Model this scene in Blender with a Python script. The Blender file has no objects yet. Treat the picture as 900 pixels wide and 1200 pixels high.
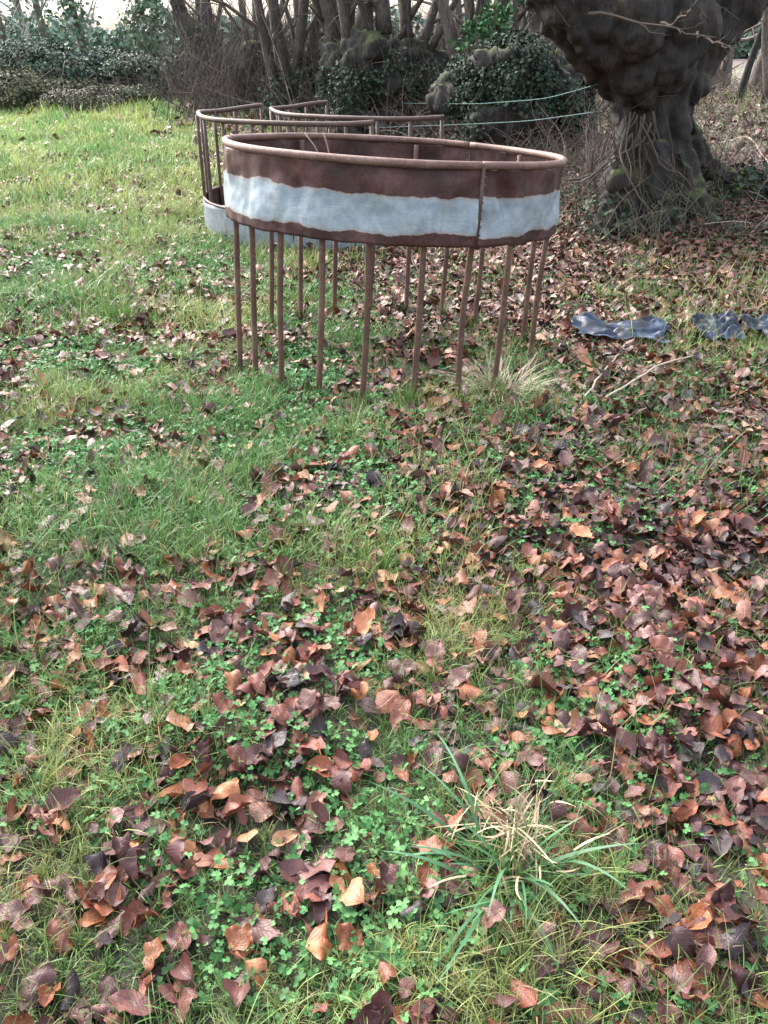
import bpy, math, random
import numpy as np
from mathutils import Vector, noise as mnoise
rng = np.random.default_rng(7); random.seed(7)
PI = math.pi
scene = bpy.context.scene
COL = scene.collection
PITCH = math.atan(0.55); CAMZ = 1.6
cp, sp = math.cos(PITCH), math.sin(PITCH)

# ------------------------------------------------------------------ helpers
def W(px, py, Y):
    a, b = (px - 450) / 1000, (600 - py) / 1000
    d = (a, cp + b * sp, -sp + b * cp); k = Y / d[1]
    return np.array([d[0] * k, Y, CAMZ + d[2] * k])

_tab = rng.random((256, 256))
def vnoise(x, y, s=0):
    x = np.asarray(x, float) + s * 17.31; y = np.asarray(y, float) + s * 9.77
    xi = np.floor(x).astype(int); yi = np.floor(y).astype(int)
    fx = x - xi; fy = y - yi; fx = fx * fx * (3 - 2 * fx); fy = fy * fy * (3 - 2 * fy)
    a = _tab[xi % 256, yi % 256]; b = _tab[(xi + 1) % 256, yi % 256]
    c = _tab[xi % 256, (yi + 1) % 256]; d = _tab[(xi + 1) % 256, (yi + 1) % 256]
    return (a * (1 - fx) + b * fx) * (1 - fy) + (c * (1 - fx) + d * fx) * fy - .5
def sstep(a, b, x):
    t = np.clip((x - a) / (b - a), 0, 1); return t * t * (3 - 2 * t)

# the hedge bank runs from the far left to the big tree on the right
HL = [(-14, 24), (-7, 21.8), (-3.1, 18.5), (-.7, 15.6), (.7, 13.6), (1.9, 11.8), (2.9, 9.2), (4.2, 8.6), (7, 8.2)]
def hedge_dist(x, y):
    x = np.asarray(x, float); y = np.asarray(y, float); best = np.full(np.broadcast(x, y).shape, 1e9)
    for (x0, y0), (x1, y1) in zip(HL, HL[1:]):
        dx, dy = x1 - x0, y1 - y0
        t = np.clip(((x - x0) * dx + (y - y0) * dy) / (dx * dx + dy * dy), 0, 1)
        best = np.minimum(best, np.hypot(x - x0 - t * dx, y - y0 - t * dy))
    return best
def H(x, y):
    x = np.asarray(x, float); y = np.asarray(y, float)
    r = np.hypot(x, y); near = 1 - sstep(12, 30, r)
    h = .05 * vnoise(x * .8, y * .8, 1) + (.06 * vnoise(x * 3.1, y * 3.1, 2) + .03 * vnoise(x * 8, y * 8, 3)) * near
    h = h + .52 * sstep(7, 21, y)
    h = h + .22 * np.exp(-(hedge_dist(x, y) / .9) ** 2)
    h = h + .16 * np.exp(-(((x - 2.7) / .8) ** 2 + ((y - 8.5) / .8) ** 2))
    h = h + 1.1 * sstep(60, 150, r) * (.6 + vnoise(x * .01, y * .01, 5))
    return h
def h1(x, y): return float(H(x, y))
def leafiness(x, y):
    yb = np.array([0, 1.5, 3, 6, 9, 13, 18, 30]); xb = np.array([.6, .45, .2, -.15, -1.0, -2.6, -4.2, -6])
    e = np.interp(y, yb, xb)
    soft = np.interp(y, [0, 2, 5, 12], [.9, .8, .7, .7])
    g = sstep(-soft, soft, x - e)
    base = np.interp(y, [0, 2.5, 4, 7, 12, 20], [.46, .47, .49, .37, .15, .05])
    v = base * (1 - g) + 1.0 * g
    n = vnoise(x * 2.4, y * 2.4, 11) * .30 + vnoise(x * 6.5, y * 6.5, 12) * .95 + vnoise(x * 15, y * 15, 13) * .75
    v = v + n * np.interp(v, [0, .5, .95], [.5, .95, .10])
    # green band of herbs in front of the feeder
    v = v - .16 * np.exp(-(((x - .25) / 1.1) ** 2 + ((y - 3.95) / .5) ** 2))
    v = v - .05 * np.exp(-(((x + .8) / .9) ** 2 + ((y - 3.0) / .8) ** 2))
    return np.clip(v, 0, 1)

def mesh_np(name, V, F, mat, parent=None, col=None, uv=None, smooth=True, mi=None):
    """V (n,3); F (m,k) with constant k or list of such arrays"""
    Fs = F if isinstance(F, list) else [F]
    me = bpy.data.meshes.new(name)
    V = np.asarray(V, np.float32); me.vertices.add(len(V)); me.vertices.foreach_set('co', V.ravel())
    li = np.concatenate([f.ravel() for f in Fs]).astype(np.int32)
    tot = np.concatenate([np.full(len(f), f.shape[1], np.int32) for f in Fs])
    st = np.concatenate([[0], np.cumsum(tot)[:-1]]).astype(np.int32)
    me.loops.add(len(li)); me.loops.foreach_set('vertex_index', li)
    me.polygons.add(len(tot)); me.polygons.foreach_set('loop_start', st)
    try: me.polygons.foreach_set('loop_total', tot)
    except Exception: pass
    if smooth: me.polygons.foreach_set('use_smooth', np.ones(len(tot), bool))
    if col is not None:
        a = me.attributes.new('col', 'FLOAT_COLOR', 'POINT')
        c = np.ones((len(V), 4), np.float32); c[:, :3] = col; a.data.foreach_set('color', c.ravel())
    if uv is not None:
        a = me.attributes.new('st', 'FLOAT_VECTOR', 'POINT')
        c = np.zeros((len(V), 3), np.float32); c[:, :uv.shape[1]] = uv; a.data.foreach_set('vector', c.ravel())
    for m in (mat if isinstance(mat, (list, tuple)) else [mat]): me.materials.append(m)
    if mi is not None: me.polygons.foreach_set('material_index', np.asarray(mi, np.int32))
    me.update(calc_edges=True); me.validate()
    o = bpy.data.objects.new(name, me); COL.objects.link(o)
    if parent: o.parent = parent
    return o
def tag(o, label=None, cat=None, group=None, kind=None):
    for k, v in (('label', label), ('category', cat), ('group', group), ('kind', kind)):
        if v: o[k] = v
    return o
def empty(name, loc, label, cat, group=None):
    o = bpy.data.objects.new(name, None); COL.objects.link(o); o.location = loc
    o.empty_display_size = .1
    return tag(o, label, cat, group)

def tubes(P, R, sides=5, cap=True):
    """P (M,N,3) paths, R (M,N) radii -> V, F"""
    P = np.asarray(P, float); R = np.asarray(R, float)
    M, N, _ = P.shape
    T = np.gradient(P, axis=1); T /= np.linalg.norm(T, axis=2, keepdims=True) + 1e-9
    m = T.mean(axis=1); up = np.where(np.abs(m[:, 2:3]) > .8 * np.linalg.norm(m, axis=1, keepdims=True), [[1., 0, 0]], [[0, 0, 1.]])
    A = np.cross(T, up[:, None, :]); A /= np.linalg.norm(A, axis=2, keepdims=True) + 1e-9
    B = np.cross(T, A)
    th = np.arange(sides) * 2 * PI / sides
    V = P[:, :, None, :] + R[:, :, None, None] * (np.cos(th)[None, None, :, None] * A[:, :, None, :] + np.sin(th)[None, None, :, None] * B[:, :, None, :])
    base = (np.arange(M) * N * sides)[:, None, None]
    i = (np.arange(N - 1) * sides)[None, :, None]; j = np.arange(sides)[None, None, :]; j2 = (j + 1) % sides
    F = np.stack([base + i + j, base + i + j2, base + i + sides + j2, base + i + sides + j], -1).reshape(-1, 4)
    Fs = [F]
    if cap:
        e = (np.arange(M) * N * sides)[:, None]
        Fs.append(np.concatenate([e + np.arange(sides)[::-1][None], e + (N - 1) * sides + np.arange(sides)[None]]))
    return V.reshape(-1, 3), Fs
def merge(parts):
    V = []; D = {}; o = 0
    for v, Fs in parts:
        V.append(v)
        for f in (Fs if isinstance(Fs, list) else [Fs]): D.setdefault(f.shape[1], []).append(f + o)
        o += len(v)
    return np.concatenate(V), [np.concatenate(x) for x in D.values()]
def resample(pts, n):
    pts = np.asarray(pts, float); k = np.arange(len(pts))
    # catmull-like smooth via dense linear + box smoothing
    t = np.linspace(0, len(pts) - 1, n)
    out = np.stack([np.interp(t, k, pts[:, c]) for c in range(pts.shape[1])], 1)
    if n > 6:
        for _ in range(max(1, n // (2 * len(pts)))):
            out[1:-1] = (out[:-2] + 2 * out[1:-1] + out[2:]) / 4
    return out

def wander(p0, d0, L, n, w, grav=0, g2=None):
    """random curved path"""
    g = g2 or random
    p = np.array(p0, float); d = np.array(d0, float); d /= np.linalg.norm(d)
    out = [p.copy()]
    for i in range(n - 1):
        d = d + np.array([g.gauss(0, w), g.gauss(0, w), g.gauss(0, w) + grav]); d /= np.linalg.norm(d)
        p = p + d * L / (n - 1); out.append(p.copy())
    return np.array(out)

def branch_set(paths, depth, nper, Lf, ang, w, N, grav=.03, rf=.55, tmin=.25):
    """paths: list of (P(N,3), R(N)); spawn children"""
    allp = list(paths); cur = list(paths)
    for d in range(depth):
        nxt = []
        for P, R in cur:
            L = np.linalg.norm(np.diff(P, axis=0), axis=1).sum()
            for k in range(nper[d]):
                t = random.uniform(tmin, .97); i = min(int(t * (len(P) - 1)), len(P) - 2)
                T = P[i + 1] - P[i]; T /= np.linalg.norm(T) + 1e-9
                a = np.cross(T, [random.gauss(0, 1), random.gauss(0, 1), random.gauss(0, 1)]); a /= np.linalg.norm(a) + 1e-9
                dd = T * math.cos(ang) + a * math.sin(ang)
                l = L * Lf[d] * random.uniform(.5, 1.2) * (1.1 - .6 * t)
                Q = wander(P[i], dd, l, N, w, grav); r = R[i] * rf * random.uniform(.6, 1.1)
                nxt.append((Q, np.linspace(r, r * .3, N)))
        allp += nxt; cur = nxt
    return allp
def build_paths(name, paths, mat, parent, sides=6, col=None):
    by = {}
    for P, R in paths: by.setdefault(len(P), []).append((P, R))
    v, f = merge([tubes(np.array([p for p, r in x]), np.array([r for p, r in x]), sides) for x in by.values()])
    return mesh_np(name, v, f, mat, parent, col=(np.tile(col, (len(v), 1)) if col is not None else None))

def strand_paths(pts, n, off, rs):
    """twisting sinews that follow a limb, so the fused surface comes out fluted"""
    A = resample(pts, 14); out = []
    T = np.gradient(A[:, :3], axis=0); T /= np.linalg.norm(T, axis=1, keepdims=True) + 1e-9
    U = np.cross(T, [0, 1, .1]); U /= np.linalg.norm(U, axis=1, keepdims=True) + 1e-9; Vv = np.cross(T, U)
    for k in range(n):
        ph = 2 * PI * k / n + random.uniform(-.3, .3) + np.cumsum([random.gauss(0, .12) for _ in range(14)]) + random.gauss(0, .5) * np.linspace(0, 1, 14)
        r = A[:, 3]; o_ = r * off * (1 + .06 * np.sin(np.linspace(0, random.uniform(3, 6), 14) + k))
        P = A[:, :3] + (np.cos(ph) * o_)[:, None] * U + (np.sin(ph) * o_)[:, None] * Vv
        out.append(np.column_stack([P, r * rs * (1 + .12 * np.sin(np.linspace(0, 5, 14) + 2 * k))]))
    return out
def organic(name, paths, blobs, mat, parent, voxel=.03, lump=.06, flute=.03, lf=2.2, strands=7, so_=.82, sr_=.30):
    paths = [np.array(p) for p in paths]
    paths = [np.column_stack([p[:, :3], p[:, 3] * .9]) for p in paths] + [q for p in paths for q in strand_paths(p, strands, so_, sr_)]
    """solid of tubes and blobs fused into one surface by a voxel remesh, then gnarled by noise"""
    parts = []
    for pts in paths:
        A = resample(pts, max(8, 3 * len(pts))) if len(pts) < 14 else pts
        parts.append(tubes(A[None, :, :3], A[None, :, 3], 14))
    for (c, r) in blobs:
        r = np.broadcast_to(np.array(r, float), (3,))
        u = np.linspace(0.05, PI - .05, 9)
        path = np.stack([np.zeros(9), np.zeros(9), -np.cos(u)], 1)
        v, f = tubes(path[None], np.sin(u)[None], 14); parts.append((v * r + np.array(c), f))
    v, f = merge(parts)
    o = mesh_np(name, v, f, mat, parent)
    m = o.modifiers.new('r', 'REMESH'); m.mode = 'VOXEL'; m.voxel_size = voxel
    dg = bpy.context.evaluated_depsgraph_get(); dg.update()
    me = bpy.data.meshes.new_from_object(o.evaluated_get(dg)); o.modifiers.clear()
    old = o.data; o.data = me; bpy.data.meshes.remove(old)
    n = len(me.vertices); co = np.zeros(n * 3); no = np.zeros(n * 3)
    me.vertices.foreach_get('co', co); me.vertex_normals.foreach_get('vector', no)
    co = co.reshape(-1, 3); no = no.reshape(-1, 3); out = co.copy()
    for i in range(n):
        p = Vector(co[i])
        a0_ = mnoise.noise(p * 1.9)
        a = mnoise.fractal(p * lf, .9, 2.1, 3) * lump + (.6 - 2 * abs(mnoise.noise(Vector((p.x * 4, p.y * 4, p.z * 1.7)) + Vector((a0_, a0_, 0)) * 2))) * lump * .5
        q = Vector((p.x * 7, p.y * 7, p.z * 1.6)) + Vector((a, a, a)) * 9
        b = (abs(mnoise.noise(q)) * 2 - .5) * flute
        c = mnoise.noise(p * 19) * flute * .22 + (.5 - abs(mnoise.noise(Vector((p.x * 15, p.y * 15, p.z * 3.2)))) * 2) * flute * .25
        out[i] = co[i] + no[i] * (a + b + c)
    me.vertices.foreach_set('co', out.ravel())
    me.polygons.foreach_set('use_smooth', np.ones(len(me.polygons), bool)); me.update()
    me.materials.clear(); me.materials.append(mat)
    me.name = name
    return o, out, no

# ------------------------------------------------------------------ leaf kernels
def rotmats(yaw, pitch, roll):
    cy, sy = np.cos(yaw), np.sin(yaw); cx, sx = np.cos(pitch), np.sin(pitch); cr, sr = np.cos(roll), np.sin(roll)
    Z = np.zeros_like(yaw); O = np.ones_like(yaw)
    Rz = np.stack([cy, -sy, Z, sy, cy, Z, Z, Z, O], -1).reshape(-1, 3, 3)
    Rx = np.stack([O, Z, Z, Z, cx, -sx, Z, sx, cx], -1).reshape(-1, 3, 3)
    Ry = np.stack([cr, Z, sr, Z, O, Z, -sr, Z, cr], -1).reshape(-1, 3, 3)
    return Rz @ Rx @ Ry

def beech_leaves(n, L, nt=7, ns=5, g=rng, flat=1.0):
    """n curled ovate leaves at the origin -> local verts (n,k,3), faces, st (k,2)"""
    t = np.linspace(0, 1, nt); s = np.linspace(-1, 1, ns)
    w = np.sin(PI * t ** .85) ** .75 * .5; w[0] = .02; w[-1] = .012
    w = np.maximum(w, .012)
    T = np.concatenate([[-.28, -.02], t]); Wd = np.concatenate([[.012, .012], w])
    tt, ss = np.meshgrid(T, s, indexing='ij'); ww = Wd[:, None] * np.ones(ns)[None]
    tt, ss, ww = [a.ravel() for a in (tt, ss, ww)]
    L = np.asarray(L)[:, None]
    asp = g.uniform(.52, .78, n)[:, None]
    k = (g.normal(0, .8, n) * flat)[:, None]; k = np.where(np.abs(k) < .1, .1, k)
    fold = (np.abs(g.normal(0, .36, n)) * flat * g.choice([-1, 1], n, p=[.3, .7]))[:, None]
    cc = (g.normal(0, .6, n) * flat)[:, None]
    x = ss * ww * asp
    # cross curl: wrap the width around
    ang = cc * ss * 1.3 * (ww * 2)
    X = np.where(np.abs(ang) > .01, x * np.sinc(ang / PI), x)
    Zc = np.abs(x) * fold + x * np.sin(ang) * .8
    bend = k * np.maximum(tt, 0)
    Y = np.where(tt < 0, tt, np.sin(k * tt) / k); Z = np.where(tt < 0, 0, (1 - np.cos(k * tt)) / k)
    ph = g.uniform(0, 6.28, (n, 2)); am = g.uniform(.02, .10, (n, 1)) * flat
    Z = Z * np.ones((n, 1)) + Zc + am * np.sin(tt * 11 + ph[:, :1] + ss * 1.5) * np.abs(ss) + am * .5 * np.sin(tt * 19 + ph[:, 1:] - ss * 3)
    # serration / torn margin
    X = X * (1 + g.normal(0, .10, (n, len(tt))) * (np.abs(ss) > .9)) + .05 * asp * np.sin(tt * 4 + ph[:, :1])
    V = np.stack([X * L, (Y - .45) * L, Z * L], -1)
    i = np.arange(len(T) - 1)[:, None] * ns; j = np.arange(ns - 1)[None]
    F = np.stack([i + j, i + j + 1, i + ns + j + 1, i + ns + j], -1).reshape(-1, 4)
    return V, F, np.stack([ss, tt], 1)

LEAFCOL = np.array([[.060, .020, .025], [.100, .034, .036], [.150, .044, .034], [.20, .062, .034], [.19, .078, .058],
                    [.32, .135, .075], [.38, .22, .145], [.026, .017, .026], [.14, .066, .072], [.25, .085, .034]])
LEAFCOL = LEAFCOL * np.array([.98, .92, .78])
LEAFP = np.array([.20, .21, .18, .13, .08, .035, .015, .12, .06, .04]); LEAFP /= LEAFP.sum()

def put_leaves(name, pos, L, tilt, cols, mat, nt=7, ns=5, flat=1.0, lift=None, parent=None):
    n = len(pos)
    V, F, st = beech_leaves(n, L, nt, ns, flat=flat)
    R = rotmats(rng.uniform(0, 2 * PI, n), rng.normal(0, 1, n) * tilt, rng.normal(0, 1, n) * tilt)
    V = np.einsum('nij,nkj->nki', R, V)
    low = V[:, :, 2].min(axis=1)
    V = V + pos[:, None, :]
    V[:, :, 2] -= (low * .75)[:, None]
    k = V.shape[1]
    FF = (F[None] + (np.arange(n) * k)[:, None, None]).reshape(-1, 4)
    C = np.repeat(cols, k, axis=0)
    ST = np.tile(np.concatenate([st, np.zeros((k, 1))], 1), (n, 1)); ST[:, 2] = np.repeat(rng.random(n), k)
    return mesh_np(name, V.reshape(-1, 3), FF, mat, parent, col=C, uv=ST)

def sample(n, y0, y1, dens, wide=.56, pad=.7, ramp=True):
    """points over the wedge of ground in front of the camera (and a step to either side)"""
    xs = []; ys = []; c = 0
    while c < n:
        m = n * 3
        y = rng.uniform(y0, y1, m); hw = wide * y + pad
        keep = rng.random(m) < hw / (wide * y1 + pad)
        y = y[keep]; x = rng.uniform(-1, 1, len(y)) * (wide * y + pad)
        k2 = rng.random(len(y)) < dens(x, y)
        xs.append(x[k2]); ys.append(y[k2]); c += k2.sum()
    return np.concatenate(xs)[:n], np.concatenate(ys)[:n]
def area(y0, y1, wide=.56, pad=.7): return wide * (y1 ** 2 - y0 ** 2) + 2 * pad * (y1 - y0)
def sample_d(per_m2, y0, y1, dens, **k):
    """per_m2 at density 1"""
    n = int(per_m2 * area(y0, y1)); y = rng.uniform(0, 1, n)
    a, b = .56, 2 * .7
    yy = np.linspace(y0, y1, 400); cdf = np.array([area(y0, q) for q in yy]) / area(y0, y1)
    y = np.interp(y, cdf, yy); x = rng.uniform(-1, 1, n) * (.56 * y + .7)
    k2 = rng.random(n) < dens(x, y)
    return x[k2], y[k2]

def blades(x, y, L, Wd, lean, leandir, curve, col0, col1, seg=4, z0=None):
    n = len(x); t = np.linspace(0, 1, seg + 1)
    bx, by = np.cos(leandir), np.sin(leandir)
    th = lean[:, None] + curve[:, None] * t[None]          # angle from vertical along the blade
    dt = L[:, None] / seg
    hx = np.concatenate([np.zeros((n, 1)), np.cumsum(np.sin(th[:, :-1]) * dt, 1)], 1)
    hz = np.concatenate([np.zeros((n, 1)), np.cumsum(np.cos(th[:, :-1]) * dt, 1)], 1)
    tw = leandir + PI / 2 + rng.normal(0, .5, n)
    wx, wy = np.cos(tw)[:, None], np.sin(tw)[:, None]
    w = Wd[:, None] * np.array([(.75 + .5 * q) * (1 - q ** 2.2) + .04 for q in t])[None] / 2
    side = rng.normal(0, .12, n)[:, None] * (t ** 2)[None] * L[:, None]
    cx = x[:, None] + hx * bx[:, None] - side * by[:, None]; cy = y[:, None] + hx * by[:, None] + side * bx[:, None]
    cz = (H(x, y) - .008 if z0 is None else z0)[:, None] + hz
    A = np.stack([cx - w * wx, cy - w * wy, cz], -1); B = np.stack([cx + w * wx, cy + w * wy, cz], -1)
    V = np.stack([A, B], 2).reshape(n, -1, 3)
    k = 2 * (seg + 1); i = np.arange(seg) * 2
    F = np.stack([i, i + 1, i + 3, i + 2], -1)
    FF = (F[None] + (np.arange(n) * k)[:, None, None]).reshape(-1, 4)
    tc = np.repeat(t, 2)[None, :, None]
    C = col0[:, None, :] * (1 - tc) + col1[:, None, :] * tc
    return V.reshape(-1, 3), FF, C.reshape(-1, 3)

# ------------------------------------------------------------------ materials
def newmat(name):
    m = bpy.data.materials.new(name); m.use_nodes = True; nt = m.node_tree
    b = nt.nodes['Principled BSDF']
    return m, nt, nt.nodes, nt.links, b
def nn(nt, typ, **kw):
    n = nt.nodes.new(typ)
    for k, v in kw.items():
        if k in n.inputs.keys(): n.inputs[k].default_value = v
        else: setattr(n, k, v)
    return n
def ramp(nt, stops, fac):
    r = nt.nodes.new('ShaderNodeValToRGB'); e = r.color_ramp.elements
    while len(e) < len(stops): e.new(.5)
    for i, (p, c) in enumerate(stops): e[i].position = p; e[i].color = (*c, 1) if len(c) == 3 else c
    nt.links.new(fac, r.inputs[0]); return r.outputs[0]
def mixc(nt, fac, a, b, mode='MIX'):
    m = nt.nodes.new('ShaderNodeMix'); m.data_type = 'RGBA'; m.blend_type = mode
    for s, v in ((0, fac), (6, a), (7, b)):
        if isinstance(v, (int, float)): m.inputs[s].default_value = v
        elif isinstance(v, tuple): m.inputs[s].default_value = (*v, 1)
        else: nt.links.new(v, m.inputs[s])
    return m.outputs[2]
def math_(nt, op, a, b=None, c=None):
    m = nt.nodes.new('ShaderNodeMath'); m.operation = op
    for i, v in enumerate((a, b, c)):
        if v is None: continue
        if isinstance(v, (int, float)): m.inputs[i].default_value = v
        else: nt.links.new(v, m.inputs[i])
    return m.outputs[0]
def noise_(nt, scale, detail=4, vec=None, rough=.6, out=0):
    n = nn(nt, 'ShaderNodeTexNoise', Scale=scale, Detail=detail, Roughness=rough)
    if vec is not None: nt.links.new(vec, n.inputs['Vector'])
    return n.outputs[out]
def objco(nt, scale=None):
    tc = nt.nodes.new('ShaderNodeTexCoord').outputs['Object']
    if scale:
        mp = nt.nodes.new('ShaderNodeMapping'); mp.inputs['Scale'].default_value = scale
        nt.links.new(tc, mp.inputs[0]); return mp.outputs[0]
    return tc
def bump(nt, h, strength, dist, b):
    n = nn(nt, 'ShaderNodeBump', Strength=strength, Distance=dist)
    nt.links.new(h, n.inputs['Height']); nt.links.new(n.outputs[0], b.inputs['Normal'])

def m_attr(name, rough=.5, spec=.5, noise_amt=.35, nscale=60, bumpd=0, trans=0):
    m, nt, N, L, b = newmat(name)
    a = nn(nt, 'ShaderNodeAttribute', attribute_name='col')
    f = noise_(nt, nscale, 3, objco(nt))
    v = math_(nt, 'MULTIPLY_ADD', f, noise_amt * 2, 1 - noise_amt)
    c = mixc(nt, 1.0, a.outputs[0], v, 'MULTIPLY')
    L.new(c, b.inputs['Base Color']); b.inputs['Roughness'].default_value = rough
    b.inputs['Specular IOR Level'].default_value = spec
    if bumpd: bump(nt, f, .5, bumpd, b)
    if trans:
        t = nt.nodes.new('ShaderNodeBsdfTranslucent'); L.new(c, t.inputs[0])
        mx = nt.nodes.new('ShaderNodeMixShader'); mx.inputs[0].default_value = trans
        L.new(b.outputs[0], mx.inputs[1]); L.new(t.outputs[0], mx.inputs[2])
        L.new(mx.outputs[0], nt.nodes['Material Output'].inputs[0])
    return m
def m_leaf():
    m, nt, N, L, b = newmat('dead_leaf')
    a = nn(nt, 'ShaderNodeAttribute', attribute_name='col')
    s = nn(nt, 'ShaderNodeAttribute', attribute_name='st')
    sx = nt.nodes.new('ShaderNodeSeparateXYZ'); L.new(s.outputs['Vector'], sx.inputs[0])
    S, T, Rn = sx.outputs
    au = math_(nt, 'ABSOLUTE', S)
    ph = math_(nt, 'MULTIPLY_ADD', T, 9.0, math_(nt, 'MULTIPLY', au, -2.6))
    fr = math_(nt, 'ABSOLUTE', math_(nt, 'SUBTRACT', math_(nt, 'FRACT', ph), .5))       # 0 at the vein
    vein = math_(nt, 'SUBTRACT', 1.0, math_(nt, 'MINIMUM', math_(nt, 'MULTIPLY', fr, 9.0), 1.0))
    mid = math_(nt, 'SUBTRACT', 1.0, math_(nt, 'MINIMUM', math_(nt, 'MULTIPLY', au, 14.0), 1.0))
    vv = math_(nt, 'MAXIMUM', math_(nt, 'MULTIPLY', vein, .6), mid)
    cmb = nt.nodes.new('ShaderNodeCombineXYZ')
    L.new(math_(nt, 'MULTIPLY_ADD', Rn, 40, S), cmb.inputs[0]); L.new(math_(nt, 'MULTIPLY', T, 2.0), cmb.inputs[1])
    n1 = noise_(nt, 2.2, 5, cmb.outputs[0]); n2 = noise_(nt, 9, 4, cmb.outputs[0])
    br = math_(nt, 'MULTIPLY_ADD', n1, 1.9, .02)
    c = mixc(nt, 1.0, a.outputs[0], br, 'MULTIPLY')
    c = mixc(nt, math_(nt, 'MULTIPLY', math_(nt, 'GREATER_THAN', n2, .60), .45), c, (.02, .012, .014))
    c = mixc(nt, math_(nt, 'MULTIPLY', vv, .32), c, (.18, .10, .075))
    L.new(c, b.inputs['Base Color'])
    L.new(math_(nt, 'MULTIPLY_ADD', n2, .5, .20), b.inputs['Roughness'])
    b.inputs['Specular IOR Level'].default_value = .5
    bump(nt, math_(nt, 'ADD', math_(nt, 'MULTIPLY', vv, -.7), math_(nt, 'MULTIPLY', n2, .8)), .7, .0022, b)
    return m
def m_ground():
    m, nt, N, L, b = newmat('soil_and_moss')
    g = nt.nodes.new('ShaderNodeNewGeometry').outputs['Position']
    ln = nt.nodes.new('ShaderNodeVectorMath'); ln.operation = 'LENGTH'; L.new(g, ln.inputs[0]); dist = ln.outputs['Value']
    a = nn(nt, 'ShaderNodeAttribute', attribute_name='col')
    n1 = noise_(nt, 14, 6, g); n2 = noise_(nt, 90, 5, g)
    near = ramp(nt, [(.3, (.012, .011, .008)), (.55, (.032, .030, .017)), (.75, (.055, .055, .026))], n2)
    c = mixc(nt, 1.0, near, math_(nt, 'MULTIPLY_ADD', n1, 1.2, .4), 'MULTIPLY')
    vv = math_(nt, 'MULTIPLY_ADD', n1, .9, .55)
    gc = mixc(nt, 1.0, a.outputs[0], vv, 'MULTIPLY')
    f = nn(nt, 'ShaderNodeMapRange'); L.new(dist, f.inputs[0]); f.inputs[1].default_value = 3; f.inputs[2].default_value = 13
    c = mixc(nt, f.outputs[0], c, gc)
    L.new(c, b.inputs['Base Color']); b.inputs['Roughness'].default_value = .85
    bump(nt, math_(nt, 'ADD', n2, n1), .6, .02, b)
    return m
def m_bark(name, dark=(.018, .015, .013), light=(.075, .062, .05), moss=(.05, .07, .015), moss_amt=.5, red=.0, zs=.35, sc=9):
    m, nt, N, L, b = newmat(name)
    v = objco(nt, (1, 1, zs)); n1 = noise_(nt, sc, 8, v, .65); n2 = noise_(nt, 2.3, 4, objco(nt)); n3 = noise_(nt, 40, 4, v)
    c = ramp(nt, [(.32, dark), (.5, tuple(.5 * (p + q) for p, q in zip(dark, light))), (.72, light)], math_(nt, 'MULTIPLY_ADD', n3, .35, math_(nt, 'MULTIPLY', n1, .68)))
    if red: c = mixc(nt, math_(nt, 'MULTIPLY', math_(nt, 'GREATER_THAN', n2, .55), red), c, (.045, .022, .015))
    n5 = noise_(nt, 26, 3, objco(nt, (1, 1, .16)), .5); ck = nn(nt, 'ShaderNodeMapRange'); L.new(math_(nt, 'ABSOLUTE', math_(nt, 'SUBTRACT', n5, .5)), ck.inputs[0]); ck.inputs[1].default_value = 0; ck.inputs[2].default_value = .05; ck.inputs[3].default_value = .35; ck.inputs[4].default_value = 1
    c = mixc(nt, 1.0, c, ck.outputs[0], 'MULTIPLY')
    n6 = noise_(nt, 3.4, 5, objco(nt, (1, 1, .6)), .7); c = mixc(nt, 1.0, c, math_(nt, 'MULTIPLY_ADD', n6, 2.6, -.3), 'MULTIPLY')
    ge = nt.nodes.new('ShaderNodeNewGeometry'); sz = nt.nodes.new('ShaderNodeSeparateXYZ'); L.new(ge.outputs['Normal'], sz.inputs[0])
    mf = math_(nt, 'MULTIPLY_ADD', sz.outputs[2], .9, math_(nt, 'MULTIPLY_ADD', n2, 1.6, -1.15))
    mr = nn(nt, 'ShaderNodeMapRange'); L.new(mf, mr.inputs[0]); mr.inputs[1].default_value = .1; mr.inputs[2].default_value = .5
    c = mixc(nt, math_(nt, 'MULTIPLY', mr.outputs[0], moss_amt), c, moss)
    li = math_(nt, 'MULTIPLY', math_(nt, 'GREATER_THAN', noise_(nt, 5.5, 5, objco(nt)), .66), .35)
    c = mixc(nt, li, c, tuple(min(1, q * 1.6) for q in light))
    L.new(c, b.inputs['Base Color']); b.inputs['Roughness'].default_value = .8
    bump(nt, math_(nt, 'ADD', n1, math_(nt, 'MULTIPLY', n3, .4)), .8, .03, b)
    return m
def m_rust(name, base=(.10, .048, .038), hi=(.20, .125, .095), rough=.62):
    m, nt, N, L, b = newmat(name)
    n1 = noise_(nt, 6, 6, objco(nt)); n2 = noise_(nt, 70, 5, objco(nt))
    c = ramp(nt, [(.3, tuple(x * .55 for x in base)), (.5, base), (.75, hi)], math_(nt, 'MULTIPLY_ADD', n2, .45, math_(nt, 'MULTIPLY', n1, .58)))
    L.new(c, b.inputs['Base Color']); b.inputs['Roughness'].default_value = rough; b.inputs['Metallic'].default_value = .15
    bump(nt, n2, .5, .003, b); return m
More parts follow.
